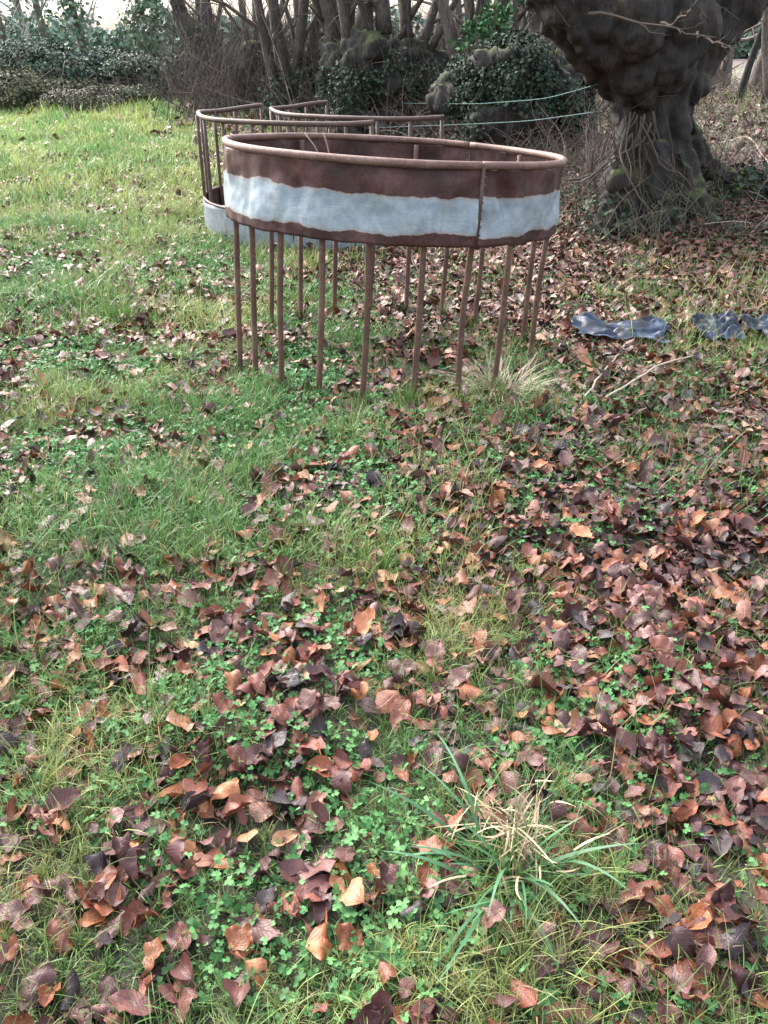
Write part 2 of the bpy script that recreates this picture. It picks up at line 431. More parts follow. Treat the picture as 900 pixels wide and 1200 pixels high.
def m_skirt(name, lo, hi, inner=False, amp=.22, zg=1.0):
    """rolled sheet: rust at both edges, bare galvanised zinc between; st = (angle*R, v 0 at the upper edge .. 1)"""
    m, nt, N, L, b = newmat(name)
    s = nn(nt, 'ShaderNodeAttribute', attribute_name='st')
    sx = nt.nodes.new('ShaderNodeSeparateXYZ'); L.new(s.outputs['Vector'], sx.inputs[0])
    cm = nt.nodes.new('ShaderNodeCombineXYZ'); L.new(sx.outputs[0], cm.inputs[0]); cm.inputs[1].default_value = 3.3
    L.new(math_(nt, 'MULTIPLY', sx.outputs[1], .25), cm.inputs[2])
    nb = noise_(nt, 4.2, 2, cm.outputs[0]); nc = noise_(nt, 15, 5, cm.outputs[0])
    n1 = noise_(nt, 5, 6, objco(nt)); n2 = noise_(nt, 55, 5, objco(nt)); n3 = noise_(nt, 16, 5, objco(nt))
    rust = ramp(nt, [(.32, (.014, .006, .008)), (.5, (.044, .017, .017)), (.68, (.098, .042, .038))], math_(nt, 'MULTIPLY_ADD', n2, .3, math_(nt, 'MULTIPLY', n1, .7)))
    st3 = ramp(nt, [(.55, (0, 0, 0)), (.68, (1, 1, 1))], n3)
    rust = mixc(nt, math_(nt, 'MULTIPLY', st3, .16), rust, (.18, .12, .12))
    zinc = ramp(nt, [(q_, tuple(x_ * zg for x_ in c_)) for q_, c_ in [(.3, (.18, .235, .29)), (.5, (.28, .335, .39)), (.7, (.40, .445, .48))]], math_(nt, 'MULTIPLY_ADD', n2, .3, math_(nt, 'MULTIPLY', n3, .7)))
    if not inner:
        w = math_(nt, 'MULTIPLY_ADD', math_(nt, 'SUBTRACT', nb, .5), amp, sx.outputs[1])
        w = math_(nt, 'MULTIPLY_ADD', math_(nt, 'SUBTRACT', nc, .5), amp * .42, w)
        def sm(a, b2):
            r = nn(nt, 'ShaderNodeMapRange'); L.new(w, r.inputs[0]); r.inputs[1].default_value = a; r.inputs[2].default_value = b2; return r.outputs[0]
        k = math_(nt, 'MULTIPLY', sm(lo - .006, lo + .006), sm(hi + .006, hi - .006))
        halo = math_(nt, 'MULTIPLY', sm(lo - .01, lo + .05), sm(hi + .01, hi - .05))
        zc = mixc(nt, halo, (.26, .22, .20), zinc)
        sp = math_(nt, 'MULTIPLY', math_(nt, 'GREATER_THAN', n2, .69), .5)
        zc = mixc(nt, sp, zc, (.16, .09, .07))
        cm2 = nt.nodes.new('ShaderNodeCombineXYZ'); L.new(math_(nt, 'MULTIPLY', sx.outputs[0], 26), cm2.inputs[0]); L.new(math_(nt, 'MULTIPLY', sx.outputs[1], 1.1), cm2.inputs[1])
        run = nn(nt, 'ShaderNodeMapRange'); L.new(noise_(nt, 1.0, 3, cm2.outputs[0]), run.inputs[0]); run.inputs[1].default_value = .56; run.inputs[2].default_value = .76; run.inputs[4].default_value = .5
        zc = mixc(nt, run.outputs[0], zc, (.15, .11, .10))
        cm3 = nt.nodes.new('ShaderNodeCombineXYZ'); L.new(math_(nt, 'MULTIPLY', sx.outputs[0], 2.5), cm3.inputs[0]); L.new(math_(nt, 'MULTIPLY', sx.outputs[1], 24), cm3.inputs[1])
        scr = nn(nt, 'ShaderNodeMapRange'); L.new(noise_(nt, 2.2, 2, cm3.outputs[0]), scr.inputs[0]); scr.inputs[1].default_value = .62; scr.inputs[2].default_value = .70; scr.inputs[4].default_value = .3
        zc = mixc(nt, scr.outputs[0], zc, (.55, .58, .60))
        c = mixc(nt, k, rust, zc)
        L.new(math_(nt, 'MULTIPLY_ADD', k, .2, 0.05), b.inputs['Metallic'])
    else: c = rust
    L.new(c, b.inputs['Base Color'])
    L.new(math_(nt, 'MULTIPLY_ADD', n3, .3, .45), b.inputs['Roughness']); b.inputs['Specular IOR Level'].default_value = .35
    bump(nt, math_(nt, 'ADD', n1, math_(nt, 'MULTIPLY', n2, .12)), .5, .012, b)
    return m

M_leaf = m_leaf(); M_ground = m_ground()
M_grass = m_attr('grass', .42, .35, .25, 40, trans=.30)
M_herb = m_attr('herb', .55, .25, .25, 120, trans=.18)
M_straw = m_attr('straw', .6, .3, .3, 80)
M_ivy = m_attr('ivy_leaf', .65, .25, .5, 5)
M_twig = m_attr('twig_bark', .8, .2, .4, 30)
M_beech = m_bark('old_beech_bark', (.003, .003, .003), (.026, .021, .018), (.07, .10, .02), .7, red=.25)
M_poll = m_bark('pollard_bark', (.004, .004, .004), (.030, .027, .025), (.05, .065, .015), .75, sc=11)
M_stem = m_bark('stem_bark', (.026, .021, .019), (.17, .14, .12), (.09, .10, .035), .35, sc=12)
M_darkstem = m_bark('dark_stem_bark', (.014, .012, .011), (.10, .08, .07), (.05, .06, .02), .3, sc=12)
M_rustbar = m_rust('rusty_pipe', (.12, .062, .052), (.24, .165, .14))
M_legm = m_rust('rusty_leg', (.085, .045, .033), (.20, .125, .09), .75)
M_rustdark = m_rust('rusty_pipe_dark', (.065, .038, .033), (.13, .09, .075))
M_skirt = m_skirt('weathered_sheet', .36, .865, zg=.86)
M_skirtin = m_skirt('rusty_sheet_inside', .4, .8, True)
M_skirt2 = m_skirt('zinc_sheet', -.2, .90, amp=.12, zg=.62)

# ------------------------------------------------------------------ camera, world, sun
cam = bpy.data.cameras.new('camera'); co = bpy.data.objects.new('camera', cam); COL.objects.link(co)
co.location = (0, 0, CAMZ); co.rotation_euler = (PI / 2 - PITCH, 0, 0)
cam.sensor_fit = 'VERTICAL'; cam.sensor_height = 36; cam.lens = 30; cam.clip_start = .05; cam.clip_end = 3000
cam.dof.use_dof = False
scene.camera = co
w = bpy.data.worlds.new('World'); scene.world = w; w.use_nodes = True; nt = w.node_tree
sky = nt.nodes.new('ShaderNodeTexSky'); sky.sky_type = 'NISHITA'; sky.sun_disc = False
SUN_EL, SUN_AZ = math.radians(42), math.radians(-40)
sky.sun_elevation = SUN_EL; sky.sun_rotation = SUN_AZ; sky.air_density = 1.4; sky.dust_density = 6; sky.ozone_density = 1.5
hs = nt.nodes.new('ShaderNodeHueSaturation'); hs.inputs['Saturation'].default_value = .40; hs.inputs['Value'].default_value = 5.3
nt.links.new(sky.outputs[0], hs.inputs['Color'])
bg = nt.nodes['Background']; bg.inputs['Strength'].default_value = .15; nt.links.new(hs.outputs[0], bg.inputs[0])
sun = bpy.data.lights.new('sun', 'SUN'); sun.energy = 1.0; sun.angle = math.radians(40); sun.color = (1, .96, .9)
so = bpy.data.objects.new('sun', sun); COL.objects.link(so)
dv = Vector((math.sin(SUN_AZ) * math.cos(SUN_EL), math.cos(SUN_AZ) * math.cos(SUN_EL), math.sin(SUN_EL)))
so.rotation_euler = dv.to_track_quat('Z', 'Y').to_euler(); so.location = (0, 0, 30)
scene.view_settings.view_transform = 'Standard'; scene.view_settings.look = 'None'; scene.view_settings.exposure = 0
scene.cycles.max_bounces = 6; scene.cycles.diffuse_bounces = 3; scene.cycles.glossy_bounces = 2; scene.cycles.transmission_bounces = 3
scene.render.use_persistent_data = False

# ------------------------------------------------------------------ ground sheet
v = np.arange(-6.3, 6.9, .022); gx = np.sinh(np.arange(-6.2, 6.2, .028)) * .55
gy = 2.5 + .5 * np.sinh(v); gy = gy[(gy > -40)]
X, Y = np.meshgrid(gx, gy, indexing='ij'); Z = H(X, Y)
nx, ny = X.shape; i = np.arange(nx - 1)[:, None] * ny; j = np.arange(ny - 1)[None]
F = np.stack([i + j, i + ny + j, i + ny + j + 1, i + j + 1], -1).reshape(-1, 4)
xf, yf = X.ravel(), Y.ravel(); lf = np.clip(leafiness(xf, np.minimum(yf, 30)) * 1.1, 0, 1)[:, None]
wood = sstep(0, 2.5, yf - np.interp(xf, [p[0] for p in HL], [p[1] for p in HL]) + 1)[:, None] * (xf > -3.2)[:, None]
field = (sstep(-1, 1.5, yf - np.interp(xf, [p[0] for p in HL], [p[1] for p in HL])))[:, None] * (xf < -3.2)[:, None]
gcol = np.array([.10, .15, .035]) * (1 - lf) + np.array([.085, .050, .040]) * lf
gcol = gcol * (1 - wood) + np.array([.085, .055, .055]) * wood
gcol = gcol * (1 - field) + np.array([.16, .21, .10]) * field
mossy = np.clip(vnoise(xf * .5, yf * .5, 31) * 4, 0, 1)[:, None] * wood
gcol = gcol * (1 - mossy * .7) + np.array([.12, .14, .06]) * mossy * .7
g = mesh_np('ground', np.stack([xf, yf, Z.ravel()], 1), F, M_ground, col=gcol); tag(g, kind='structure')

# ------------------------------------------------------------------ grass
LEG_ANG = [201.5, 216.5, 232, 247, 262.5, 279.5, 296.2, 311.5, 350, 12, 31, 46.5, 63.5, 80, 96.5, 112.5, 129.5, 146.5]
def grass_den(x, y):
    lf = leafiness(x, y); n = vnoise(x * 3.3, y * 3.3, 21) + .6 * vnoise(x * 9, y * 9, 22)
    hd = hedge_dist(x, y)
    k = np.clip(1.25 - lf * 1.05 + n * .8, .20, 1) * sstep(.3, 1.0, hd)
    return k * np.where((x > -.5) & (y > 6.5), .35, 1)
def grass_patch(per, y0, y1, Lm, Wm, seg):
    x, y = sample_d(per, y0, y1, grass_den)
    # pull the blades into tufts
    cx, cy = np.round(x / .07) * .07, np.round(y / .07) * .07
    jx, jy = vnoise(cx * 91, cy * 77, 3) * .06, vnoise(cx * 67, cy * 83, 4) * .06
    k = rng.uniform(.2, .9, len(x)) * (rng.random(len(x)) < .6)
    x = x + (cx + jx - x) * k; y = y + (cy + jy - y) * k
    n = len(x); tuft = np.clip(.5 + 1.6 * vnoise(x * 2.1, y * 2.1, 24), 0, 1)
    yel = np.clip(.5 + 1.8 * vnoise(x * 1.7, y * 1.7, 25) + .30 * sstep(5, 12, y) - .18 + .4 * sstep(2.0, 1.4, y) * sstep(.1, -.3, x), 0, 1)
    L = Lm * rng.lognormal(-.02, .45, n) * (.55 + .8 * tuft); Wd = Wm * rng.uniform(.6, 1.4, n)
    a = np.array([.105, .235, .065]); b = np.array([.27, .33, .11]); d = np.array([.055, .14, .055]); s = np.array([.33, .27, .13])
    c1 = a[None] * (1 - yel[:, None]) + b[None] * yel[:, None]
    m = rng.random(n)[:, None]; c1 = np.where(m < .3, c1 * .5 + d * .5, c1); c1 = np.where(m > .93, s, c1)
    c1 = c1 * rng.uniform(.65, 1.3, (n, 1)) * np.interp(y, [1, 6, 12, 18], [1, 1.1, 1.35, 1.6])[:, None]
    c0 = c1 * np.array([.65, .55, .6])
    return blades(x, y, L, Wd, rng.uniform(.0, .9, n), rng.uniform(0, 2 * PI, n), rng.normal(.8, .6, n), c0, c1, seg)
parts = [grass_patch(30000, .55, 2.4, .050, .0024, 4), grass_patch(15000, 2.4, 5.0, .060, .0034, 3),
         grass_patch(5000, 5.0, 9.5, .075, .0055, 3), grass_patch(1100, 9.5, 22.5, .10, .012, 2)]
def join3(parts):
    V = []; Fq = []; C = []; o = 0
    for v, f, c in parts: V.append(v); Fq.append(f + o); C.append(c); o += len(v)
    return np.concatenate(V), np.concatenate(Fq), np.concatenate(C)
for a_ in LEG_ANG:
    lx, ly = .003 + .86 * math.cos(math.radians(a_)), 4.835 + .86 * math.sin(math.radians(a_)); m_ = 70
    aa = rng.uniform(0, 6.28, m_); rr_ = np.abs(rng.normal(0, .035, m_)); c1_ = np.array([.10, .22, .06]) * rng.uniform(.5, 1.3, (m_, 1)); c1_[rng.random(m_) < .2] = (.30, .25, .15)
    parts.append(blades(lx + rr_ * np.cos(aa), ly + rr_ * np.sin(aa), rng.uniform(.04, .13, m_), rng.uniform(.003, .005, m_), rng.uniform(0, .6, m_), aa, rng.normal(.5, .4, m_), c1_ * .6, c1_, 3))
v, f, c = join3(parts); o = mesh_np('grass', v, f, M_grass, col=c); tag(o, 'short green and yellowish grass growing through the leaf litter', 'grass', kind='stuff')

# ------------------------------------------------------------------ herbs (small trefoil leaves)
def herb_den(x, y):
    n = np.clip(.46 + 1.2 * vnoise(x * 1.9, y * 1.9, 41) + 1.5 * vnoise(x * 6, y * 6, 42), 0, 1)
    band = np.exp(-(((x - .3) / 1.3) ** 2 + ((y - 3.7) / .7) ** 2))
    return np.clip(n * (1.05 - .72 * leafiness(x, y)) + .5 * band * n, 0, 1) * (1 - .8 * sstep(6, 9, y))
def herbs(per, y0, y1, size):
    x, y = sample_d(per, y0, y1, herb_den); n = len(x)
    # one leaflet: notched fan of 7 points
    a = np.array([(0, 0), (.42, .35), (.50, .75), (.30, 1.0), (0, .88), (-.30, 1.0), (-.50, .75), (-.42, .35)])
    r = []
    for k in (-1, 0, 1):
        t = k * 1.75; ca, sa = math.cos(t), math.sin(t)
        r.append(np.stack([a[:, 0] * ca + a[:, 1] * sa, -a[:, 0] * sa + a[:, 1] * ca, np.abs(a[:, 0]) * .3 - .12 * a[:, 1] ** 2], 1))
    T = np.concatenate(r)
    F = np.concatenate([np.array([[0, 1, 2, 3], [0, 3, 4, 5], [0, 5, 6, 7]]) + 8 * q for q in range(3)])
    S = size * rng.uniform(.5, 1.35, n)
    R = rotmats(rng.uniform(0, 6.28, n), rng.normal(0, .5, n), rng.normal(0, .5, n))
    V = np.einsum('nij,kj->nki', R, T) * S[:, None, None]
    hz = H(x, y) + rng.uniform(.004, .04, n)
    V += np.stack([x, y, hz], 1)[:, None, :]
    q = rng.random(n)[:, None]
    C = np.array([.048, .150, .045]) * (1 - q) + np.array([.10, .24, .085]) * q; C = C * rng.uniform(.6, 1.25, (n, 1))
    return V.reshape(-1, 3), (F[None] + (np.arange(n) * 24)[:, None, None]).reshape(-1, 4), np.repeat(C, 24, 0)
v, f, c = join3([herbs(6500, .55, 3, .0115), herbs(5200, 3, 5.2, .0125), herbs(2000, 5.2, 9, .015)])
o = mesh_np('ground_herbs', v, f, M_herb, col=c, smooth=False); tag(o, 'low bright green trefoil herbs spreading between the dead leaves', 'ground herbs', kind='stuff')

# ------------------------------------------------------------------ fallen leaves (mass)
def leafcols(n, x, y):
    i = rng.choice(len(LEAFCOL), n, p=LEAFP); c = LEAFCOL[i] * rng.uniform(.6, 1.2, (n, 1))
    far = sstep(3.5, 8, y)[:, None]      # blends to a lighter brown with distance
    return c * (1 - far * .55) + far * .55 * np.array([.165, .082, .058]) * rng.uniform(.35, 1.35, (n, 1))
def leaf_den(x, y): return leafiness(x, y) ** 1.45 * (1 + .0 * x)
nf = lambda lo, hi, n: rng.uniform(lo, hi, n)
def leaf_batch(per, y0, y1, s0, s1, nt, ns, lift):
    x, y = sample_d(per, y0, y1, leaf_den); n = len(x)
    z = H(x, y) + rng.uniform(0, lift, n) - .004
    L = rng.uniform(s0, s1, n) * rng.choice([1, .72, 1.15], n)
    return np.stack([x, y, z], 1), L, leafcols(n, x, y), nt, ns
def leafmass(name, batches, label):
    V = []; Fq = []; C = []; S = []; o = 0
    for pos, L, cols, nt_, ns_ in batches:
        n = len(pos); v, F, st = beech_leaves(n, L, nt_, ns_)
        R = rotmats(rng.uniform(0, 2 * PI, n), rng.normal(0, .24, n), rng.normal(0, .24, n))
        v = np.einsum('nij,nkj->nki', R, v); low = v[:, :, 2].min(1)
        v = v + pos[:, None]; v[:, :, 2] -= (low * .6)[:, None]; k = v.shape[1]
        V.append(v.reshape(-1, 3)); Fq.append((F[None] + (np.arange(n) * k)[:, None, None]).reshape(-1, 4) + o); o += n * k
        C.append(np.repeat(cols, k, 0)); s = np.tile(np.concatenate([st, np.zeros((k, 1))], 1), (n, 1)); s[:, 2] = np.repeat(rng.random(n), k); S.append(s)
    ob = mesh_np(name, np.concatenate(V), np.concatenate(Fq), M_leaf, col=np.concatenate(C), uv=np.concatenate(S))
    return tag(ob, label, 'fallen leaves', kind='stuff')
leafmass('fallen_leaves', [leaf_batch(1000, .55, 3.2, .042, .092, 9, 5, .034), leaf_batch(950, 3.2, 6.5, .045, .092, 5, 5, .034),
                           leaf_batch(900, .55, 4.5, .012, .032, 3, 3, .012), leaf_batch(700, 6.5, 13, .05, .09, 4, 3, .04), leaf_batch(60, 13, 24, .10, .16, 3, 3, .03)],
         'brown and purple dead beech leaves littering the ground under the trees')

# nearest, largest leaves: individuals
protos = []
kinds = [(0, 'wet dark purple'), (2, 'wet red brown'), (3, 'orange brown'), (5, 'pale orange'), (6, 'dry tan'), (8, 'dull mauve'), (7, 'blackened'), (9, 'bright rust coloured')]
for ci, nm in kinds:
    for r in range(4):
        L = np.array([1.0]); v, F, st = beech_leaves(1, L, 11, 7)
        v = v[0]; v[:, 2] -= v[:, 2].min()
        s = np.concatenate([st, np.full((len(st), 1), rng.random())], 1)
        ob = mesh_np('fallen_leaf', v, F, M_leaf, col=np.tile(LEAFCOL[ci] * rng.uniform(.9, 1.3), (len(v), 1)), uv=s)
        me = ob.data; bpy.data.objects.remove(ob); protos.append((me, nm))
x, y = sample_d(900, .85, 2.5, lambda x, y: np.clip(leafiness(x, y), .12, 1) * (np.abs(x) < .41 * y + .30))
sel = rng.permutation(len(x))[:300]
kp = np.array([.22, .22, .16, .06, .05, .10, .12, .07]); kp /= kp.sum()
for i in sel:
    k = int(rng.choice(8, p=kp)) * 4 + int(rng.integers(4)); me, nm = protos[k]
    ob = bpy.data.objects.new('fallen_leaf', me); COL.objects.link(ob)
    s = float(rng.uniform(.055, .098)); ob.scale = (s, s, s)
    ob.location = (x[i], y[i], float(H(x[i], y[i])) + float(rng.uniform(-.002, .018)))
    ob.rotation_euler = (float(rng.normal(0, .2)), float(rng.normal(0, .2)), float(rng.uniform(0, 6.28)))
    tag(ob, '%s curled dead leaf lying in the near grass' % nm, 'leaf', '%s dead leaves in the foreground' % nm)

# ------------------------------------------------------------------ front ring feeder (upside down: sheet band on top)
TX, TY = .0541, .040
AX = np.array([TX, TY, 1.]); AX /= np.linalg.norm(AX)
E1 = np.array([1, 0, -AX[0] / AX[2]]); E1 /= np.linalg.norm(E1); E2 = np.cross(AX, E1)
RC = np.array([.0562, 4.8791, 1.1068]); RR = .885
FC = RC - 1.09 * AX
fe = empty('ring_feeder', FC, 'upturned round cattle feeder with rust and zinc banded sheet on rusty legs', 'cattle feeder')
def ringpt(th, r, down, C=RC): return C + r * (math.cos(th) * E1 + math.sin(th) * E2) - down * AX
def pnoise(a, b, s): return mnoise.noise(Vector((a, b, s)))
def rail_tube(name, C, R, a0, a1, rad, down, mat, parent, origin, wob=.006, e=(E1, E2, AX), sides=10):
    n = max(8, int(abs(a1 - a0) / PI * 60)); th = np.linspace(a0, a1, n)
    P = np.array([C + (R + wob * pnoise(math.cos(t) * 2, math.sin(t) * 2, 1)) * (math.cos(t) * e[0] + math.sin(t) * e[1]) - (down + wob * pnoise(math.cos(t) * 1.5, math.sin(t) * 1.5, 7)) * e[2] for t in th])
    v, f = tubes((P - origin)[None], np.full((1, n), rad), sides)
    return mesh_np(name, v, f, mat, parent)
seams = [math.radians(295.5), math.radians(295.5 - 360 + 120 + 3), math.radians(295.5 - 360 + 240)]
seams = [math.radians(-64.5), math.radians(58), math.radians(176)]
for k in range(3):
    a0 = seams[k] + .004; a1 = (seams[(k + 1) % 3] + (2 * PI if k == 2 else 0)) - .004
    rail_tube('rail', RC, RR, a0, a1, .0185, 0, M_rustbar, fe, FC)
    # sheet panel, with dents
    n = int((a1 - a0) / (2 * PI) * 420); m = 30
    th = np.linspace(a0 + .002, a1 - .002, n); vv = np.linspace(0, 1, m)
    h0, h1_ = .012, .352
    for_in = []
    V = np.zeros((2, n, m, 3)); S = np.zeros((2, n, m, 2))
    for i_, t in enumerate(th):
        tdeg = math.degrees(t) % 360
        for j_, q in enumerate(vv):
            d = .018 * pnoise(t * 3.2, q * 1.5, 2) + .014 * pnoise(t * 8, q * 2.2, 5) + .004 * pnoise(t * 22, q * 7, 6)
            # creases in the sheet
            d += -.034 * math.exp(-((tdeg - 305 - 7 * (q - .3)) / 2.2) ** 2) * math.exp(-((q - .45) / .4) ** 2)
            d += .014 * math.exp(-((tdeg - 311) / 3) ** 2) * math.exp(-((q - .55) / .35) ** 2)
            d += -.016 * math.exp(-((tdeg - 342) / 3) ** 2) - .03 * math.exp(-((tdeg - 276) / 12) ** 2) * math.exp(-(q / .22) ** 2)
            d += -.008 * math.exp(-((tdeg - 240) / 1.5) ** 2) * math.exp(-((q - .6) / .3) ** 2)
            edge = .006 * pnoise(t * 8, 0, 9)
            dn = h0 + (h1_ - h0) * q + (edge if q > .5 else 0) + (.016 * max(0, pnoise(t * 11, 3, 3)) if q == 0 else 0)
            for s_, off in ((0, .0015), (1, -.0015)):
                V[s_, i_, j_] = ringpt(t, RR + .002 + d + off, dn) - FC; S[s_, i_, j_] = (t * RR, q)
    ii = np.arange(n - 1)[:, None] * m; jj = np.arange(m - 1)[None]
    Fo = np.stack([ii + jj, ii + m + jj, ii + m + jj + 1, ii + jj + 1], -1).reshape(-1, 4)
    Fi = Fo[:, ::-1] + n * m
    ring_ = np.arange(n - 1) * m
    Ft = np.stack([ring_, ring_ + n * m, ring_ + m + n * m, ring_ + m], -1); Fb = np.stack([ring_ + m - 1, ring_ + 2 * m - 1, ring_ + 2 * m - 1 + n * m, ring_ + m - 1 + n * m], -1)
    Fa = np.concatenate([Fo, Fi, Ft, Fb]); mi = np.concatenate([np.zeros(len(Fo)), np.ones(len(Fi) + len(Ft) + len(Fb))])
    mesh_np('sheet_panel', V.reshape(-1, 3), Fa, [M_skirt, M_skirtin], fe, uv=S.reshape(-1, 2), mi=mi)
    # seam flange with its row of bolt heads
    t = seams[k]
    P = np.array([ringpt(t, RR + .012, .0), ringpt(t, RR + .012, .18), ringpt(t, RR + .010, .36)]) - FC
    v, f = tubes(P[None], np.full((1, 3), .011), 4); mesh_np('seam_flange', v, f, M_rustdark, fe)
    bp = []
    for q in range(9):
        c0 = ringpt(t + .016, RR + .008, .045 + .036 * q) - FC; out = math.cos(t) * E1 + math.sin(t) * E2
        bp.append(tubes(np.array([[c0 - out * .006, c0 + out * .004, c0 + out * .008]]), np.array([[.006, .006, .003]]), 6))
    v, f = merge(bp); mesh_np('bolt_row', v, f, M_rustbar, fe)
LEGS = [(201.5, 0, 0), (216.5, 0, .012), (232, 0, 0), (247, 0, .004), (262.5, 0, 0), (279.5, .0, 0), (296.2, 0, -.01), (311.5, 0, 0), (350, .01, 0),
        (12, 0, 0), (31, 0, 0), (46.5, 0, 0), (63.5, 0, 0), (80, 0, 0), (96.5, 0, 0), (112.5, 0, 0), (129.5, 0, 0), (146.5, 0, 0)]
for k, (a, dr, dt) in enumerate(LEGS):
    t = math.radians(a); low = ringpt(t + dt, RR - .028 - dr, 1.10)
    top = ringpt(t, RR - .028, .02 if k in (3, 10, 13, 16) else .20); low[2] = h1(low[0], low[1]) - .06
    mid = (top + low) / 2 + np.array([random.gauss(0, .010), random.gauss(0, .010), 0])
    P = resample([top, mid, low], 9) - FC
    v, f = tubes(P[None], np.full((1, 9), .0155), 9); mesh_np('leg', v, f, M_legm, fe)
# bent wires sticking up inside the band
for name_, pts in (('stem', [(345, 200), (377, 182), (357, 156)]), ('stem', [(390, 205), (386, 180), (379, 155)])):
    P = resample([W(px, py, 5.2) for px, py in pts], 8)
    v, f = tubes(P[None], np.full((1, 8), .004), 5)
    s = mesh_np('dry_stem', v, f, M_straw, col=np.tile([.25, .2, .17], (len(v), 1)))
    tag(s, 'thin pale dry stalk leaning up inside the front feeder band', 'dry stalk', 'dry stalks inside the feeder band')

# ------------------------------------------------------------------ back feeder: two loose curved sections
X3 = (np.array([1., 0, 0]), np.array([0, 1., 0]), np.array([0, 0, 1.]))
def section(name, label, C, R, a0, a1, top, nbars, skirt_h, skirt_arc, tilt=(0, 0), mat=M_rustdark):
    """a right-way-up section: rail on top, upright bars, sheet band standing on the ground"""
    o_ = np.array([C[0], C[1], 0.]); e = empty(name, o_, label, 'cattle feeder', None)
    ax = np.array([tilt[0], tilt[1], 1.]); ax /= np.linalg.norm(ax); e1 = np.array([1, 0, -ax[0]]); e1 /= np.linalg.norm(e1); e2 = np.cross(ax, e1)
    C3 = np.array([C[0], C[1], top]); a0, a1 = math.radians(a0), math.radians(a1)
    rail_tube('rail', C3, R, a0, a1, .021, 0, mat, e, o_, .03, (e1, e2, ax))
    for t in np.linspace(a0 + .015, a1 - .015, nbars):
        p = C3 + R * (math.cos(t) * e1 + math.sin(t) * e2); q = np.array([p[0] - ax[0] * top, p[1] - ax[1] * top, h1(p[0], p[1]) + .06])
        v, f = tubes((resample([p, q], 5) - o_)[None], np.full((1, 5), .016), 8); mesh_np('upright_bar', v, f, mat, e)
    s0, s1 = [math.radians(q) for q in skirt_arc]; n = int(abs(s1 - s0) / PI * 120); m = 10
    V = np.zeros((2, n, m, 3)); S = np.zeros((2, n, m, 2))
    for i_, t in enumerate(np.linspace(s0, s1, n)):
        gx_, gy_ = C3[0] + R * math.cos(t) - ax[0] * top, C3[1] + R * math.sin(t) - ax[1] * top
        gz = min(h1(gx_, gy_), .05) - .03
        for j_ in range(m):
            q = j_ / (m - 1); z = gz + skirt_h * (1 - q); d = .018 + .012 * pnoise(t * 4, q, 4)
            for s_, off in ((0, .0015), (1, -.0015)):
                V[s_, i_, j_] = np.array([C3[0] + (R + d + off) * math.cos(t) - ax[0] * (top - z), C3[1] + (R + d + off) * math.sin(t) - ax[1] * (top - z), z]) - o_
                S[s_, i_, j_] = (t * R, q)
    ii = np.arange(n - 1)[:, None] * m; jj = np.arange(m - 1)[None]
    Fo = np.stack([ii + jj, ii + jj + 1, ii + m + jj + 1, ii + m + jj], -1).reshape(-1, 4)[:, ::-1]; Fi = Fo[:, ::-1] + n * m
    r_ = np.arange(n - 1) * m; Ft = np.stack([r_, r_ + n * m, r_ + m + n * m, r_ + m], -1)
    mesh_np('sheet_panel', V.reshape(-1, 3), np.concatenate([Fo, Fi, Ft]), [M_skirt2, M_skirtin], e, uv=S.reshape(-1, 2), mi=np.concatenate([np.zeros(len(Fo)), np.ones(len(Fi) + len(Ft))]))
    rail_tube('lower_rail', np.array([C3[0] - ax[0] * (top - skirt_h), C3[1] - ax[1] * (top - skirt_h), skirt_h - .01]), R + .01, s0, s1, .013, 0, mat, e, o_, .01, X3)
    return e
section('feeder_section', 'curved feeder section with blue zinc skirt and double end bars, just behind the front feeder', (-.50, 8.75), 1.22, 128, 290, 1.03, 11, .33, (128, 300))
section('feeder_section', 'rusty open feeder section farthest back, its rail end squared off at a thin upright', (.08, 9.75), 1.25, 125, 292, 1.0, 13, .2, (125, 292))

# ------------------------------------------------------------------ foliage clouds
IVY_T = np.array([(0, 0, 0), (.45, .12, .1), (.38, .6, .12), (0, 1.0, -.05), (-.38, .6, .12), (-.45, .12, .1)])
IVY_F = np.array([[0, 1, 2, 3], [0, 3, 4, 5]])
def leafcloud(name, pos, nrm, size, cols, mat, parent=None, up=.4):
    n = len(pos); d = nrm + rng.normal(0, .6, (n, 3)); d[:, 2] += up; d /= np.linalg.norm(d, axis=1, keepdims=True)
    a = np.cross(d, rng.normal(0, 1, (n, 3))); a /= np.linalg.norm(a, axis=1, keepdims=True); b = np.cross(d, a)
    S = np.asarray(size)[:, None, None]
    V = pos[:, None] + S * (IVY_T[None, :, 0:1] * a[:, None] + (IVY_T[None, :, 1:2] - .4) * b[:, None] + IVY_T[None, :, 2:3] * d[:, None])
    F = (IVY_F[None] + (np.arange(n) * 6)[:, None, None]).reshape(-1, 4)
    return mesh_np(name, V.reshape(-1, 3), F, mat, parent, col=np.repeat(cols, 6, 0), smooth=False)
IVYC = np.array([[.022, .045, .028], [.038, .068, .042], [.058, .090, .060], [.085, .12, .095]])
def ivycols(n, gain=1.0, tint=(1, 1, 1)):
    return IVYC[rng.choice(4, n, p=[.34, .34, .22, .10])] * rng.uniform(.6, 1.3, (n, 1)) * gain * np.array(tint)
